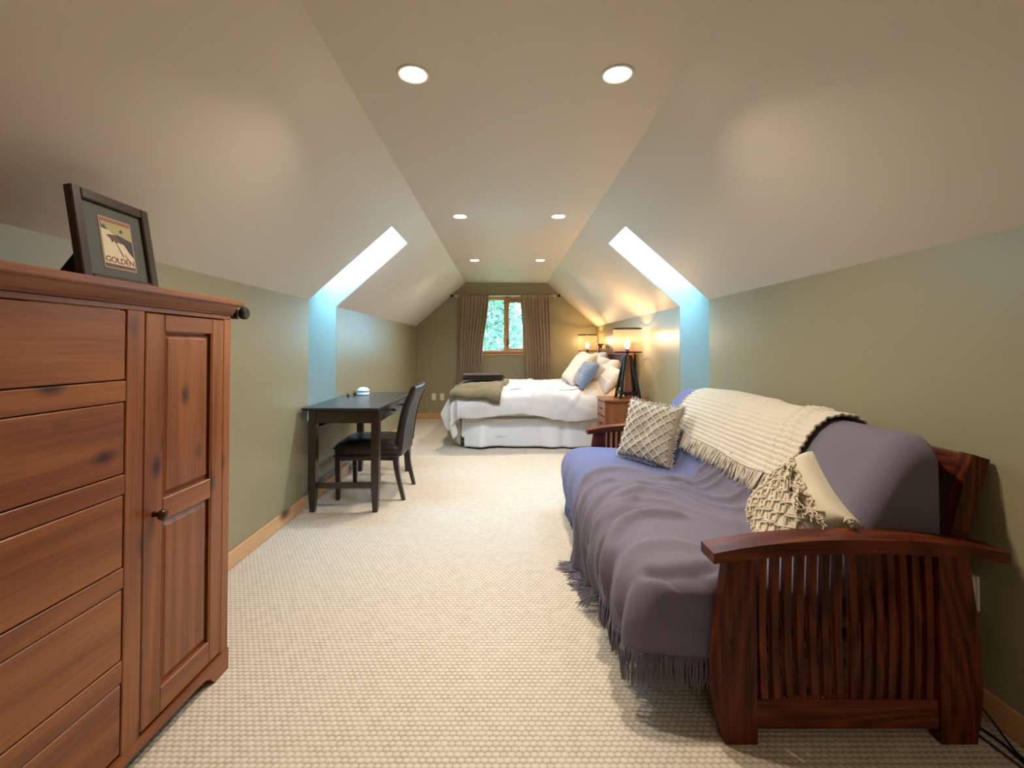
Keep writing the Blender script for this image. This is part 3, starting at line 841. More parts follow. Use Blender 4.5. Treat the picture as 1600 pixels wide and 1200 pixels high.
def hem_main(v): return -.09+.24*sm(2.60, 1.50, v)-.02*math.sin(v*9)
RR = .085
CAP = [(-1, .76, .10), (0, .76, .10), (.224, .76, .26), (.40, .76, .30), (.55, .80, .32), (.84, 1.0, .34), (.93, 1.07, .38), (1.034, 1.15, .45), (1.17, 1.24, .52), (1.31, 1.31, .55), (1.413, 1.36, .57), (1.487, 1.39, .575), (1.557, 1.42, .58), (2, 1.43, .58)]
def cap_target(u):
    for (a, x0, z0), (b, x1, z1) in zip(CAP, CAP[1:]):
        if a <= u <= b:
            t_ = (u-a)/(b-a); return (x0+(x1-x0)*t_, z0+(z1-z0)*t_)
    return CAP[-1][1:]
def main_pt(a, b):
    """a 0..1 across hem to back, b 0..1 along the sofa"""
    y0, y1 = 1.468, 2.66
    E = RR*PI/2+.31
    vv_ = y0+RR-E+(y1-(y0+RR)+E)*b
    v = vv_
    ue = 1.50+.16*sm(1.5, 1.8, v)
    # far hem runs diagonally
    u0 = hem_main(max(v, y0)); u = u0+(ue-u0)*a
    far_cut = 2.52+.14*math.exp(-((u-.52)/.22)**2)-.05*sm(.8, .95, u)-.06*sm(1.0, 1.2, u)+.03*sm(.25, -.05, u)
    if v > y0+RR: v = y0+RR+(v-y0-RR)*(far_cut-y0-RR)/(y1-y0-RR)
    e_ = y0+RR-v
    ins = 0; yy_ = v
    if e_ > 0:
        if e_ < RR*PI/2: ins = RR*(1-math.cos(e_/RR)); yy_ = y0+RR-RR*math.sin(e_/RR)
        else: ins = RR+(e_-RR*PI/2); yy_ = y0-.006*math.sin(u*14+e_*20)*0
    uu = max(u, 0.0)
    p = TP.at(uu); n = TP.nrm(max(uu, .013))
    px_, pz_ = p.x, p.y+min(u, 0)
    vf = max(v, y0+.02)
    h = .012+.006*nz(u*5, vf*5, 1)+fold_h(u, vf)
    fr = sm(.40, .08, u)
    h += fr*(.015*math.sin(vf*31+2.5*nz(vf*3, u*1.5))+.009*math.sin(vf*67+u*5)+.004*math.sin(vf*131+u*9)+.014)
    h += .05*sm(.15, -.09, u)*sm(2.2, 2.55, v)     # far corner flares out on the floor
    # soft edge roll along the far side
    h += .012*sm(far_cut-.05, far_cut-.01, v)
    if u > .9: h *= .8
    X, Z = px_+n.x*h, pz_+n.y*h
    T_ = cap_target(u); dx, dz = T_[0]-X, T_[1]+min(u, 0)-Z; d = math.hypot(dx, dz); mv = min(ins, d*.97)/max(d, 1e-6)
    return (X+dx*mv, yy_+.005*nz(X*9, Z*9, 3), max(.012, Z+dz*mv))
MT = empty('throw_blanket', (0, 0, 0), 0, 'lilac grey fringed throw covering the near and middle part of the futon', 'blanket')
gridsurf('cloth', main_pt, 190, 150, M_throw, MT, .004)
bm = bmesh.new(); it = []
for k in range(300):
    b = .995*k/299; p = Vector(main_pt(0, b)); 
    L = random.uniform(.085, .115); dz_ = -1
    if p.z < L: it.append((p, (-.9-random.random()*.5, random.uniform(-.3, .6), -p.z/L*1.2), L*.8))
    else: it.append((p, (random.uniform(-.08, .05), random.uniform(-.08, .08), -1), L))
strands(bm, it, .0028, 4, 4, .007)
for v in bm.verts: v.co.z = max(v.co.z, .004)
tag(link('fringe', bm, M_throw, MT, True), None, kind='stuff')

M_throw_skylit = cloth('lilac_throw_skylight_tint', (.145, .160, .30), (.11, .122, .24), .95, 300, .5, .10)  # same lilac fabric; blue skylight is put into its base colour
def under_pt(a, b):
    v = 2.36+(3.405-2.36)*b
    u0 = .02+.02*math.sin(v*5); u = u0+(1.68-u0)*a
    p = TP.at(u); n = TP.nrm(max(u, .013))
    e_ = v-3.335; ins = 0
    if e_ > 0: ins = .07*(1-math.sqrt(max(0, 1-(e_/.07)**2)))
    h = .001+.005*nz(u*4, v*4, 5)+sm(.4, .1, u)*(.008*math.sin(v*26+2*nz(v*2, u))+.003)
    h += .010*math.exp(-((u-.9-.3*(v-2.9))/.05)**2)
    return (p.x+n.x*(h-ins), v, p.y+n.y*(h-ins))
BT = empty('throw_blanket', (0, 0, 0), 0, 'lower lilac grey fringed throw, skylight blue painted in, at the far end of the futon', 'blanket')
gridsurf('cloth', under_pt, 110, 60, M_throw_skylit, BT, .004)
bm = bmesh.new(); it = []
for k in range(190):
    b = k/189; p = Vector(under_pt(0, b)); it.append((p, (random.uniform(-.1, .05), random.uniform(-.1, .1), -1), random.uniform(.08, .098)))
strands(bm, it, .003, 4, 3, .007)
for v in bm.verts: v.co.z = max(v.co.z, .004)
tag(link('fringe', bm, M_throw_skylit, BT, True), None, kind='stuff')

# cream knitted throw over the back
def knit_pt(a, b):
    v = 1.83+(3.10-1.83)*b
    u0 = 1.130+.006*math.sin(v*11)+.03*sm(2.3, 3.1, v)
    u = u0+(1.715-u0)*a
    p = TP.at(u); n = TP.nrm(u)
    rows = 13.0; ph_ = (u-1.1)/.0245
    rib = abs(math.sin(ph_*PI))**.6
    kn = .5+.5*math.sin(v*2*PI/.020+PI*math.floor(ph_))
    h = .030+.005*nz(u*6, v*6, 9)+.0065*rib+.003*kn*rib+.008*math.sin(v*6+u*3)
    h += .016*math.exp(-((v-1.90-.25*(u-1.2))/.03)**2)+.012*math.exp(-((v-1.98-.2*(u-1.2))/.02)**2)
    h += .006*math.exp(-((v-2.25-.35*(u-1.2))/.05)**2)
    return (p.x+n.x*h, v+.06*(u-1.2), p.y+n.y*h)
KT = empty('throw_blanket', (0, 0, 0), 0, 'chunky cream knitted throw with tassels laid over the futon back', 'blanket')
gridsurf('cloth', knit_pt, 170, 520, M_knit, KT, .010)
bm = bmesh.new()
for k in range(120):
    b = .004+.992*k/119; p = Vector(knit_pt(0, b)); q_ = Vector(knit_pt(.05, b)); d = (p-q_).normalized()
    d = (d*1.0+Vector((-.12, 0, -.35))).normalized(); L = random.uniform(.075, .105)
    wob = random.uniform(-.10, .10)
    its = [(p+Vector((0, random.uniform(-.006, .006), .003)), d+Vector((random.uniform(-.05, .02), wob+random.uniform(-.10, .10), random.uniform(-.04, .04))), L*random.uniform(.85, 1.05)) for _ in range(4)]
    strands(bm, its, .0028, 5, 4, .004)
    tube(bm, [p+Vector((0, -.007, .004)), p+Vector((-.006, 0, .0)), p+Vector((0, .007, .004))], .005, 6)
for k in range(26):
    a = .02+.5*k/25; p = Vector(knit_pt(a, 1)); 
    strands(bm, [(p, (random.uniform(-.3, -.1), 1, -.45), random.uniform(.03, .05)) for _ in range(3)], .003, 5, 3, .004)
link('tassels', bm, M_knit, KT, True)['kind'] = 'stuff'

# ------------------------------------------------------------------ cushions
def cushion(nm, w_, h_, t_, m, loc, normal, up, label, group=None, n=36, seam=None, pinch=.09, cat='pillow', puff=.42, wr=.004):
    e = empty(nm, (0, 0, 0), 0, label, cat, group)
    def f(u, v, s):
        x = 2*u-1; y = 2*v-1
        th = (max(0, 1-x**4)*max(0, 1-y**4))**puff
        X = w_/2*x*(1-pinch*(1-y*y)*x*x); Y = h_/2*y*(1-pinch*(1-x*x)*y*y)
        return (X, Y, s*(t_/2*th+wr*nz(x*2.5+w_*9, y*2.5, s*3+t_*20)*th*3))
    e_bm = bmesh.new(); 
    for s in (1, -1):
        g = [[e_bm.verts.new(f(i/n, j/n, s)) for j in range(n+1)] for i in range(n+1)]
        for i in range(n):
            for j in range(n): e_bm.faces.new((g[i][j], g[i+1][j], g[i+1][j+1], g[i][j+1]))
    bmesh.ops.remove_doubles(e_bm, verts=e_bm.verts, dist=1e-5)
    o = link('cover', e_bm, m, e, True)
    orient(e, loc, normal, up)
    if seam:
        bm = bmesh.new(); loop = []
        K = 20
        for k in range(K): loop.append(f(k/K, 0, 0))
        for k in range(K): loop.append(f(1, k/K, 0))
        for k in range(K): loop.append(f(1-k/K, 1, 0))
        for k in range(K+1): loop.append(f(0, 1-k/K, 0))
        tube(bm, loop, seam, 6); link('piping', bm, m, e, True)
    return e, (lambda u, v, off=0: Vector(f(u, v, 1))+Vector((0, 0, off)))

# woven diamond cushion with tasselled edges
e, f = cushion('diamond_cushion', .39, .39, .14, M_diamond, (.94, 2.93, .655), (-.74, -.60, .34), (.22, .10, 1), 'square oat cushion with raised cord diamonds and tasselled edges at the far arm', n=44)
bm = bmesh.new()
nd = 6
def clipline(p0, p1, r_, wob=.0, N=46):
    pts = []
    for k in range(N+1):
        t_ = k/N; u = p0[0]+(p1[0]-p0[0])*t_; v = p0[1]+(p1[1]-p0[1])*t_
        if 0.02 <= u <= .98 and .02 <= v <= .98: pts.append(f(u, v, .004))
    if len(pts) > 2: tube(bm, pts, r_, 6)
for i in range(-nd, nd+1):
    for s in (1, -1):
        x0 = .5+i/nd
        if s > 0: clipline((x0-.5, 0), (x0+.5, 1), .0042)
        else: clipline((x0+.5, 0), (x0-.5, 1), .0042)
link('cord_lattice', bm, M_knit, e, True)
bm = bmesh.new()
for i in range(-nd*6, nd*6+1):
    pass
for a in range(nd*2):
    for b in range(nd):
        cu_, cv_ = (b+.5*(a % 2)+.5)/nd, (a+1)/(2*nd)
        for k in (-2, -1, 0, 1, 2):
            du = .5/nd*.55; dv = .5/nd*.16*k
            q0, q1 = (cu_-du*(1-abs(k)*.28), cv_+dv+.010), (cu_+du*(1-abs(k)*.28), cv_+dv-.010)
            if min(q0+q1) > .03 and max(q0+q1) < .97:
                tube(bm, [f(q0[0], q0[1], .002), f((q0[0]+q1[0])/2, (q0[1]+q1[1])/2, .0025), f(q1[0], q1[1], .002)], .0020, 4)
tag(link('woven_ribs', bm, M_diamond, e, True), kind='stuff')
bm = bmesh.new()
for k in range(150):
    t_ = k/150*4; sgn = int(t_); q_ = t_-sgn
    u, v = ((q_, 0), (1, q_), (1-q_, 1), (0, 1-q_))[sgn]
    p = f(u, v); d = Vector(((u-.5)*2 if u in (0, 1) else 0, (v-.5)*2 if v in (0, 1) else 0, 0))
    strands(bm, [(p, d+Vector((random.uniform(-.7, .7), random.uniform(-.7, .7), random.uniform(-.7, .7))), random.uniform(.012, .026)) for _ in range(2)], .0028, 5, 2, .004)
tag(link('edge_fringe', bm, M_knit, e, True), kind='stuff')

# macrame cushion near arm
e, f = cushion('macrame_cushion', .40, .40, .23, M_cream, (1.115, 1.730, .555), (-.87, .12, .47), (.38, .864, .331), 'cream macrame cushion with knotted cords and long fringe at the near arm', n=44)
bm = bmesh.new()
def zig(v0, amp, n_, r_, u0=.05, u1=.90, off=.004, ph=0):
    pts = []
    for k in range(n_*8+1):
        t_ = k/(n_*8); tri = abs(((t_*n_+ph) % 1)*2-1)
        pts.append(f(u0+(u1-u0)*t_, min(.97, max(.03, v0+amp*(tri-.5))), off))
    tube(bm, pts, r_, 6)
for k in range(5): zig(.14+.17*k, .13, 3, .0052); zig(.14+.17*k, .13, 3, .0048, ph=.5)
for k in range(5): zig(.17+.17*k, .13, 3, .0036, off=.003)
for a in range(9):
    for b in range(13):
        uu, vv2 = .08+.80*b/12, .09+.82*a/8
        if (a+b) % 2: tube(bm, [f(uu-.02, vv2, .004), f(uu, vv2+.014, .009), f(uu+.02, vv2, .004)], .0042, 5)
        tube(bm, [f(uu, vv2-.035, .003), f(uu+.008, vv2+.035, .003)], .003, 4)
tag(link('knotted_cords', bm, M_macrame, e, True), kind='stuff')
bm = bmesh.new()
for k in range(64):
    v = .04+.92*k/63; p = f(.80+.04*math.sin(v*19), v, .006)
    strands(bm, [(p, (.25+random.uniform(-.15, .15), -.9, .28+random.uniform(-.1, .1)), random.uniform(.055, .085)) for _ in range(2)], .0034, 5, 4, .008)
for v0 in (.0, .02):
    strands(bm, [(f(.98, .02), (.35+random.uniform(-.2, .2), -.9, .25+random.uniform(-.2, .2)), .05) for _ in range(12)], .0035, 5, 3, .006)
tag(link('fringe', bm, M_macrame, e, True), kind='stuff')

# ------------------------------------------------------------------ bed
BX0, BX1, BY0, BY1, BZ = -.53, 1.44, 5.42, 6.94, .715
BD = empty('bed', (0, 0, 0), 0, 'double bed with dark wooden headboard and white pleated skirt', 'bed')
box('box_spring', (BX0+.02, BY0+.03, .12), (BX1, BY1-.03, .37), M_skirt, BD, .03, None, 3)
box('mattress', (BX0+.01, BY0+.02, .37), (BX1, BY1-.02, .66), M_sheet, BD, .06, None, 4)
for x in (BX0+.12, BX1-.1):
    for y in (BY0+.1, BY1-.1): box('leg', (x-.025, y-.025, 0), (x+.025, y+.025, .12), M_black, BD)
def skirt(nm, p0, p1, nrm_, n_):
    p0, p1 = Vector(p0), Vector(p1); nrm_ = Vector(nrm_); L = (p1-p0).length
    def f(u, v):
        p = p0.lerp(p1, u); x = u*L
        g = nz(x*1.7, 3.1)*2; s = math.sin(x*9+g*3)
        a = (.030*s+.045*max(0, math.sin(x*6.2+g*2))**8+.012*abs(math.sin(x*13+g*3)))*(1-v)**.6
        q_ = p+nrm_*(a+.010+.02*(1-v)*(.5+.5*nz(x*1.2, 7)))
        return (q_.x, q_.y, .022+.012*nz(x*2, 5)+(.345-.022)*v)
    gridsurf(nm, f, n_, 14, M_skirt, BD, .003)
skirt('bed_skirt', (BX0+.06, BY0+.035, 0), (BX1+.02, BY0+.035, 0), (0, -1, 0), 200)
skirt('bed_skirt', (BX0+.02, BY0+.06, 0), (BX0+.02, BY1-.02, 0), (-1, 0, 0), 140)
bm = bmesh.new(); prism(bm, [(BX0+.05, BY0+.03), (BX1, BY0+.03), (BX1, BY0+.018), (BX0+.05, BY0+.018)], .335, .352, 'z'); link('skirt_band', bm, M_skirt, BD)
# headboard
for y in (5.33, 7.03):
    bm = bmesh.new(); bx(bm, (1.455, y-.032, 0), (1.515, y+.032, 1.235), .003)
    prism(bm, [(1.445, 1.235), (1.525, 1.235), (1.535, 1.262), (1.435, 1.262)], y-.045, y+.045); link('headboard_post', bm, M_stand, BD)
box('headboard_rail', (1.470, 5.362, 1.10), (1.505, 6.998, 1.19), M_oak_y, BD); box('headboard_rail', (1.470, 5.362, .45), (1.505, 6.998, .55), M_oak_y, BD)
box('headboard_panel', (1.480, 5.362, .55), (1.495, 6.998, 1.10), M_oak_y, BD)

RB = .11
def bedsurf(s, t_, off=0, wr=1.0):
    ox = BX0-s if s < BX0 else 0
    oy = BY0-t_ if t_ < BY0 else (t_-BY1 if t_ > BY1 else 0)
    sy = -1 if t_ < BY0 else 1
    o = math.hypot(ox, oy)
    n0 = .020*nz(s*2.2, t_*2.2, 2)+.012*nz(s*6, t_*5, 4)+.005*nz(s*16, t_*12, 6)
    n0 += .014*sm(.4, 1, math.sin(s*3+t_*7+3*nz(s*2, t_*2, 8)))+.012*sm(.55, 1, math.sin(s*11-t_*5+4*nz(s*2.5, t_*2.5, 12)))
    zt = BZ+off+n0*wr
    if o <= 0:
        edge = min(s-BX0, t_-BY0, BY1-t_); zt -= .018*sm(.16, 0, edge)
        return Vector((s, t_, zt))
    zt -= .018
    dx, dy = -ox/o, sy*oy/o
    if o < RB*PI/2: out = RB*math.sin(o/RB); dn = RB*(1-math.cos(o/RB))
    else: out = RB; dn = RB+(o-RB*PI/2)
    bulge = .035*math.sin(min(1, dn/.36)*PI)+.10*sm(.05, .45, dn)*(ox/(o+1e-6))**2*math.sin(min(1, dn/.5)*PI)
    k = math.atan2(oy, ox+1e-9)
    fold = (.020*math.sin(t_*13+2*nz(t_*2, 1))*(abs(dx))+.008*math.sin(s*9+3*nz(s*2, 1))*abs(dy)+.035*math.sin(k*9)*(ox*oy > 0))*sm(.02, .25, dn)*wr
    cx_, cy_ = max(s, BX0), min(max(t_, BY0), BY1)
    O = out+bulge+fold+off-RB*.35+n0*.8*wr
    return Vector((cx_+dx*O, cy_+dy*O, max(.015, zt-dn-off*.6)))
def duv(a, b):
    s = BX0-.53+(1.12-BX0+.53)*a; t_ = BY0-.385+(BY1-BY0+.77)*b
    # wavy near hem
    if b < .5: t_ += (.035*math.sin(s*4.1+1)+.03*nz(s*2.2, 3))*(1-b*2)**2
    return bedsurf(s, t_, 0.01)
dv = gridsurf('duvet', duv, 190, 170, M_sheet, None, .02); tag(dv, 'rumpled white duvet spread over the bed and hanging at its foot', 'duvet')

def patch(nm, s0, s1, t0, t1, rot, off, m, thick, nn=50, roll=.012):
    cs, ct = (s0+s1)/2, (t0+t1)/2; ca, sa = math.cos(rot), math.sin(rot)
    def f(u, v):
        a, b = (u-.5)*(s1-s0), (v-.5)*(t1-t0)
        ed = min(u, 1-u)*(s1-s0); ed2 = min(v, 1-v)*(t1-t0); e_ = min(ed, ed2)
        o = off-roll*(1-sm(0, .03, e_))+.004*nz(a*9, b*9, 3)
        return bedsurf(cs+a*ca-b*sa, ct+a*sa+b*ca, o, .9)
    return gridsurf(nm, f, nn, nn, m, None, thick)
kh = empty('folded_blanket', (0, 0, 0), 0, 'folded khaki blanket draped over the side of the bed at its foot', 'blanket')
for i, (o_, d) in enumerate(((.045, 0), (.062, .012))):
    p = patch('fold_layer', -.60+d, .02-d, 5.22+d*2, 6.15, R(-8), o_, M_khaki, .012); p.parent = kh

bw = empty('folded_blanket', (-.27, 5.78, BZ+.085), R(8), 'dark brown folded blanket stacked on the khaki one on the bed', 'blanket')
for i in range(3):
    z0 = .0+.025*i; s = .004*i
    def f(u, v, z0=z0, s=s):
        x = -.25+s+(.50-2*s)*u; y = -.20+s+(.40-2*s)*v
        e_ = min(u, 1-u)*.5; e2 = min(v, 1-v)*.4; q_ = math.sqrt(max(0, 1-(1-min(1, min(e_, e2)/.012))**2))
        return (x, y, z0+.010+.0098*q_+.002*nz(x*8, y*8, z0*40))
    def g(u, v, z0=z0, s=s):
        x, y, z = f(u, v, z0, s); return (x, y, 2*(z0+.010)-z if True else z)
    gridsurf('fold_layer', f, 40, 36, M_brown, bw); 
    bm = bmesh.new(); 
    bx(bm, (-.248+s, -.198+s, z0+.001), (.248-s, .198-s, z0+.014), .006, None, 2); link('fold_layer', bm, M_brown, bw, True, 50)
bm = bmesh.new()
for k in range(36):
    y = -.19+.38*k/35; strands(bm, [(Vector((.245, y, .05)), (1, random.uniform(-.3, .3), -.9), random.uniform(.03, .045))], .003, 4, 3, .003)
tag(link('fringe', bm, M_brown, bw, True), kind='stuff')

g_ = None
cushion('quilted_pillow', .60, .50, .18, M_quilt, (.965, 5.86, .935), (-.78, -.10, .60), (.62, 0, .78), 'large quilted off-white pillow foremost on the bed', seam=.004)
e, f = cushion('blue_cushion', .50, .36, .15, M_blue, (.985, 5.60, .885), (-.82, -.16, .55), (.56, 0, .80), 'dusty blue cushion with a grey patterned face on the bed', seam=.004)
bm = bmesh.new()
for a in range(7):
    for b in range(9):
        u, v = .12+.76*b/8+(.045 if a % 2 else 0), .12+.76*a/6
        pts = [f(min(.95, u+.030*math.cos(k*PI/3)), v+.042*math.sin(k*PI/3), .001) for k in range(7)]
        tube(bm, pts, .0028, 4)
tag(link('patterned_face', bm, mat('pale_print', (.42, .40, .36), .8), e, True), kind='stuff')
cushion('pillow', .66, .40, .18, M_sheet, (1.165, 5.98, .925), (-.74, -.05, .66), (.66, 0, .74), 'cream cased pillow directly behind the blue cushion', seam=.003)
cushion('pillow', .60, .34, .18, M_sheet, (1.315, 5.80, .90), (-.90, -.03, .42), (.42, 0, .9), 'white pillow standing against the headboard, highest on the near side')
cushion('pillow', .66, .40, .18, M_sheet, (1.33, 6.55, .955), (-.90, .03, .42), (.42, 0, .9), 'white pillow against the headboard on the far side')
cushion('pillow', .46, .36, .15, M_sheet, (1.25, 5.56, .835), (-.62, -.35, .62), (.62, 0, .75), 'white pillow slumped at the near corner by the tripod lamp')

def ivory(a, b):
    x = .92+.50*a; y = 5.38+.36*b
    z = BZ+.035+.10*math.exp(-((a-.62)/.22)**2-((b-.55)/.35)**2)+.022*math.sin(a*17+b*5)*(.4+b)+.012*nz(a*8, b*8)
    if b < .35: z -= .14*(1-b/.35)**1.6; y = 5.38+.36*b-.05*(1-b/.35)
    return (x+.03*nz(b*3, a*2), y, z)
iv = empty('ivory_throw', (0, 0, 0), 0, 'bunched ivory throw with fringe at the pillow end of the bed', 'blanket')
gridsurf('cloth', ivory, 70, 50, M_creamthrow, iv, .008)
bm = bmesh.new()
for k in range(70):
    p = Vector(ivory(k/69, 0)); strands(bm, [(p, (random.uniform(-.15, .15), -.15, -1), random.uniform(.06, .09))], .0035, 4, 3, .006)
tag(link('fringe', bm, M_creamthrow, iv, True), kind='stuff')

# ------------------------------------------------------------------ nightstands
def nightstand(y0, y1, label):
    x0, x1, zt = 1.063, 1.520, .652
    e = empty('nightstand', (x0, y0, 0), 0, label, 'nightstand', 'nightstands beside the bed'); w_, d_ = x1-x0, y1-y0
    def b(nm, lo, hi, m=M_stand, bev=.002, par=e): return box(nm, lo, hi, m, par, bev)
    b('top', (-.008, -.012, zt-.024), (w_+.0, d_+.012, zt), M_stand, .004)
    for x in (.0, w_-.036):
        for y in (0, d_-.036): b('leg', (x, y, 0), (x+.036, y+.036, zt-.024))
    b('side_panel', (.036, .006, .12), (w_-.036, .020, zt-.024)); b('side_panel', (.036, d_-.020, .12), (w_-.036, d_-.006, zt-.024))
    b('back_panel', (w_-.02, .036, .12), (w_-.01, d_-.036, zt-.024)); b('bottom_shelf', (.01, .036, .12), (w_-.02, d_-.036, .14))
    for i, (z0, z1) in enumerate(((.47, .615), (.31, .455), (.15, .295))):
        dr = b('drawer', (.002, .038, z0), (.30, d_-.038, z1))
        pl = b('drawer_pull', (-.016, d_/2-.045, (z0+z1)/2-.006), (.002, d_/2+.045, (z0+z1)/2+.006), M_black, .004, dr)
    return e
nightstand(4.79, 5.17, 'reddish brown nightstand in front of the bed beside the futon')
nightstand(7.13, 7.50, 'reddish brown nightstand beyond the bed under the far lamp')

M_bulb = emis('filament_bulb', (1, .62, .26), 30)
def lamp(x, y, z, label):
    e = empty('table_lamp', (x, y, z), 0, label, 'lamp', 'tripod table lamps with gauze shades')
    bw_, tw = .105, .030; h_ = .455
    for sx in (-1, 1):
        for sy in (-1, 1):
            bm = bmesh.new(); a = []
            for (w_, zz) in ((bw_, 0), (tw, h_)):
                cx, cy = sx*w_, sy*w_; s = .015 if zz == 0 else .012
                a.append([bm.verts.new((cx+dx*s, cy+dy*s, zz)) for dx, dy in ((-1, -1), (1, -1), (1, 1), (-1, 1))])
            for k in range(4): bm.faces.new((a[0][k], a[0][(k+1) % 4], a[1][(k+1) % 4], a[1][k]))
            bm.faces.new(a[0][::-1]); bm.faces.new(a[1]); link('leg', bm, M_black, e)
    wz = bw_-(bw_-tw)*.06/h_
    for s in (-1, 1):
        box('crossbar', (-wz, s*wz-.007, .045), (wz, s*wz+.007, .075), M_black, e, .001); box('crossbar', (s*wz-.007, -wz, .045), (s*wz+.007, wz, .075), M_black, e, .001)
    box('cap_plate', (-.042, -.042, h_-.004), (.042, .042, h_+.012), M_black, e, .002)
    bm = bmesh.new(); prism(bm, [(-.040, .062), (.040, .062), (.020, .44), (-.020, .44)], -.018, .018); link('wooden_core', bm, mat('copper_wood', (.30, .11, .04), .3), e)
    bm = bmesh.new(); lathe(bm, [(.010, h_+.012), (.010, h_+.03), (.018, h_+.035), (.018, h_+.075), (.014, h_+.080)], n=20); link('socket', bm, M_black, e, True, 40)
    zb = h_+.125
    bm = bmesh.new(); lathe(bm, [(.012, h_+.078), (.014, h_+.09), (.024, h_+.108), (.030, zb+.005), (.026, zb+.03), (.012, zb+.052), (.001, zb+.056)], n=24); link('bulb', bm, M_bulb, e, True)
    r = .152; z0, z1 = h_+.045, h_+.300
    bm = bmesh.new(); lathe(bm, [(r, z0), (r, z1)], n=56, close=False); link('shade', bm, M_gauze, e, True)
    for zz in (z0, z1):
        bm = bmesh.new(); lathe(bm, [(r-.003, zz-.006), (r+.003, zz-.006), (r+.003, zz+.006), (r-.003, zz+.006), (r-.003, zz-.006)], n=56, close=False); link('shade_ring', bm, M_black, e, True, 40)
    bm = bmesh.new()
    for k in range(3):
        a = k*2*PI/3+.4; tube(bm, [(.016*math.cos(a), .016*math.sin(a), h_+.04), (r*math.cos(a), r*math.sin(a), z0)], .002, 6)
    link('shade_spider', bm, M_black, e, True)
    ld = bpy.data.lights.new('lamp_bulb_light', 'POINT'); ld.energy = 13; ld.color = (1, .60, .25); ld.shadow_soft_size = .022
    lo = bpy.data.objects.new('lamp_bulb_light', ld); C.objects.link(lo); lo.parent = e; lo.location = (0, 0, zb+.085)
    return e
lamp(1.352, 4.975, .652, 'black framed table lamp with gauze drum shade on the near nightstand')
lamp(1.345, 7.315, .652, 'black framed table lamp with gauze drum shade in the far corner beyond the bed')

# ------------------------------------------------------------------ curtains
RZ, RY = 2.078, YE-.085
cr = empty('curtain_rod', (0, RY, RZ), 0, 'brushed metal curtain rod with dark finials above the window', 'curtain rod')
bm = bmesh.new(); tube(bm, [(-.845, 0, 0), (.90, 0, 0)], .012, 14); link('rod', bm, M_nickel, cr, True, 50)
for s, x in ((-1, -.845), (1, .90)):
    bm = bmesh.new(); lathe(bm, [(.014, 0), (.020, .004), (.020, .012), (.016, .018), (.019, .024), (.022, .040), (.020, .052), (.002, .056)], n=20, M=Matrix.Translation((x, 0, 0)) @ Matrix.Rotation(R(90*s), 4, 'Y'))
    link('finial', bm, M_black, cr, True, 50)
for x in (-.80, .02, .86):
    bm = bmesh.new(); tube(bm, [(x, 0, -.014), (x, .05, -.018), (x, .085, -.01)], .006, 8); bx(bm, (x-.012, .077, -.04), (x+.012, .085, .03), .002); link('bracket', bm, M_nickel, cr, True, 50)
def curtain(top, mid, bot, seed, label):
    z1, z0 = RZ+.018, .02
    def f(u, v):
        z = z0+(z1-z0)*v
        if v > .47: k = sm(.47, 1, v); a = [mid[i]+(top[i]-mid[i])*k for i in (0, 1)]
        else: k = sm(.2, .47, v); a = [bot[i]+(mid[i]-bot[i])*k for i in (0, 1)]
        u2 = u+.012*nz(u*6, v*1.5, seed)
        x = a[0]+(a[1]-a[0])*u2; n_ = 9
        amp = .034*(.55+.45*(1-v))
        w_ = math.sin(u*n_*2*PI+1.3*nz(u*4, v*1.2, seed))
        y = RY-.005+amp*w_*(.8+.5*nz(u*5, v, seed+3))+.006*math.sin(u*53+v*3)
        if v > .97: y = RY-.016*(1 if True else 0)+.004*w_
        return (x, y, z)
    o = gridsurf('curtain', f, 220, 60, M_curtain, None, .003); tag(o, label, 'curtain', 'curtains at the end window')
curtain((-.735, -.245), (-.75, -.36), (-.80, -.46), 1, 'left taupe pleated curtain hanging beside the window')
curtain((.285, .775), (.36, .80), (.38, .82), 7, 'right taupe pleated curtain hanging beside the window')

# ------------------------------------------------------------------ wall plates and cable
def plate(nm, loc, rotz, label, cat='outlet', rx=0):
    e = empty(nm, loc, rotz, label, cat)
    box('cover_plate', (-.035, -.006, -.057), (.035, 0, .057), M_plastic, e, .003)
    for z in (-.022, .022):
        box('socket', (-.016, -.0085, z-.014), (.016, -.005, z+.014), M_plastic, e, .003)
        for x in (-.006, .006): box('slot', (x-.001, -.0092, z-.004), (x+.001, -.0082, z+.006), M_dark, e, 0)
plate('wall_outlet', (-1.185, YE, .37), 0, 'cream wall outlet left of the bed on the end wall')
plate('wall_outlet', (-1.045, YE, .37), 0, 'cream wall plate close beside the duvet on the end wall')
plate('wall_outlet', (XR, 1.545, .385), R(-90), 'wall outlet behind the near end of the futon')
e = empty('plug_adapter', (XR-.009, 1.545, .385), 0, 'pale slim adapter plugged in behind the futon', 'adapter')
box('body', (-.022, -.032, -.055), (0, .032, .055), M_plastic, e, .004)
bm = bmesh.new(); tube(bm, [(-.012, -.01, -.055), (-.02, -.02, -.2), (-.03, -.06, -.33), (-.05, -.18, -.377), (-.08, -.33, -.379), (-.10, -.1, -.379), (-.16, .05, -.379)], .0035, 8)
link('cable', bm, M_black, e, True)
bm = bmesh.new(); tube(bm, catmull([(1.50, 1.05, .006), (1.475, 1.22, .006), (1.50, 1.40, .006), (1.46, 1.60, .006), (1.50, 1.9, .006)], 8), .004, 8)
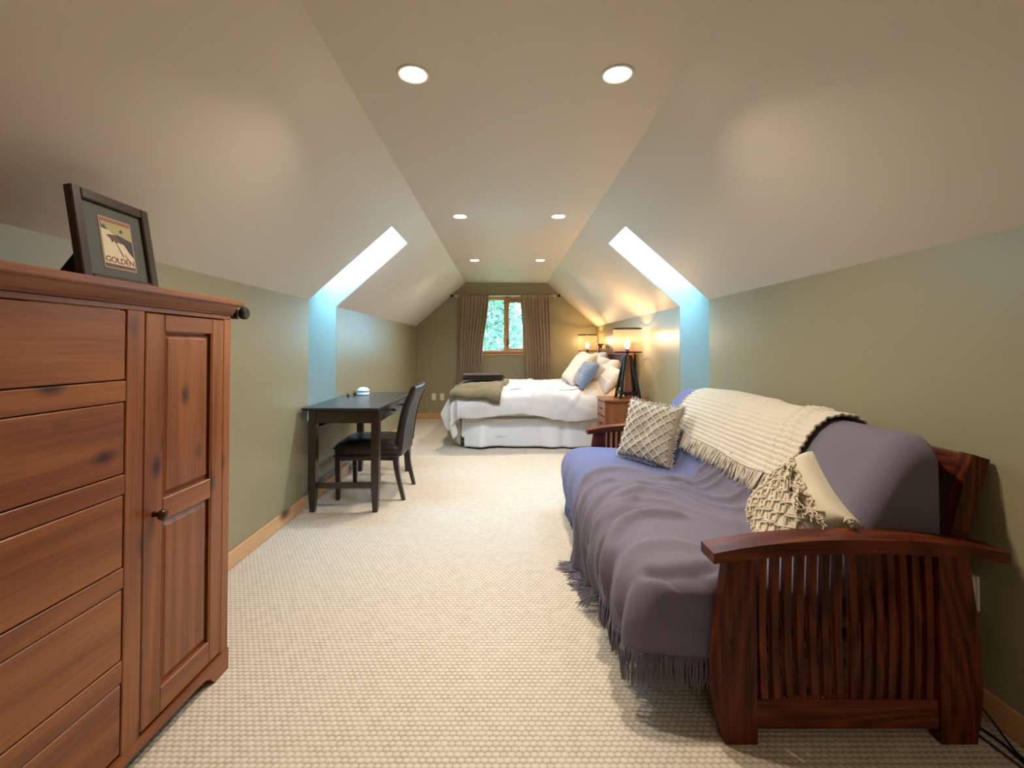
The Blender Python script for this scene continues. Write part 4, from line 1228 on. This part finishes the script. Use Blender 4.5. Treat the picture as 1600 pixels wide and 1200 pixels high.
tag(link('power_cord', bm, M_black, None, True), 'thin black cord lying on the carpet behind the futon', 'cord')

# ------------------------------------------------------------------ trees beyond the window
M_leaf = mat('leaf_green', (.085, .14, .055), .6); M_bark = mat('bark', (.10, .07, .05), .9)
M_leaf2 = mat('leaf_blue_green', (.065, .11, .08), .6)
M_grass = mat('lawn_green', (.10, .22, .06), .9)
bm = bmesh.new(); bx(bm, (-30, YE+.5, -3.1), (30, YE+45, -3.0)); o = st('ground_outside', bm, M_grass)
def tree(x, y, h_, r_, m, label, n_=2600):
    e = empty('leafy_tree', (x, y, -3.0), 0, label, 'tree', 'trees beyond the end window')
    bm = bmesh.new(); tube(bm, [(0, 0, 0), (.05, 0, h_*.4), (0, .05, h_*.8)], [.18, .12, .04], 10)
    for k in range(9):
        a = k*2.4; z = h_*(.25+.06*k); tube(bm, [(0, 0, z), (r_*.6*math.cos(a), r_*.6*math.sin(a), z+.5)], [.05, .015], 6)
    link('trunk', bm, M_bark, e, True)
    vs, fs = [], []
    for k in range(n_):
        t_ = random.random(); z = h_*(.15+.85*t_); rr = r_*(1-t_)**.6*(random.random()**.4); a = random.random()*2*PI
        c = Vector((rr*math.cos(a), rr*math.sin(a), z)); s = random.uniform(.05, .12)
        d = Vector((random.uniform(-1, 1), random.uniform(-1, 1), random.uniform(-.8, .8))).normalized(); q_ = d.orthogonal().normalized()
        b = len(vs); vs += [c-d*s, c+q_*s*.4, c+d*s, c-q_*s*.4]; fs.append((b, b+1, b+2, b+3))
    me = bpy.data.meshes.new('foliage'); me.from_pydata([tuple(v) for v in vs], [], fs); me.materials.append(m)
    o = bpy.data.objects.new('foliage', me); C.objects.link(o); o.parent = e; o['kind'] = 'stuff'
tree(-.75, 14.0, 8.5, 2.0, M_leaf, 'light green leafy tree seen through the left pane', 16000)
tree(2.1, 18.9, 11.0, 2.6, M_leaf2, 'bluish green leafy tree seen through the right pane', 15000)
tree(-3.2, 19.5, 11.0, 2.6, M_leaf2, 'taller leafy tree standing farther back on the left', 9000)
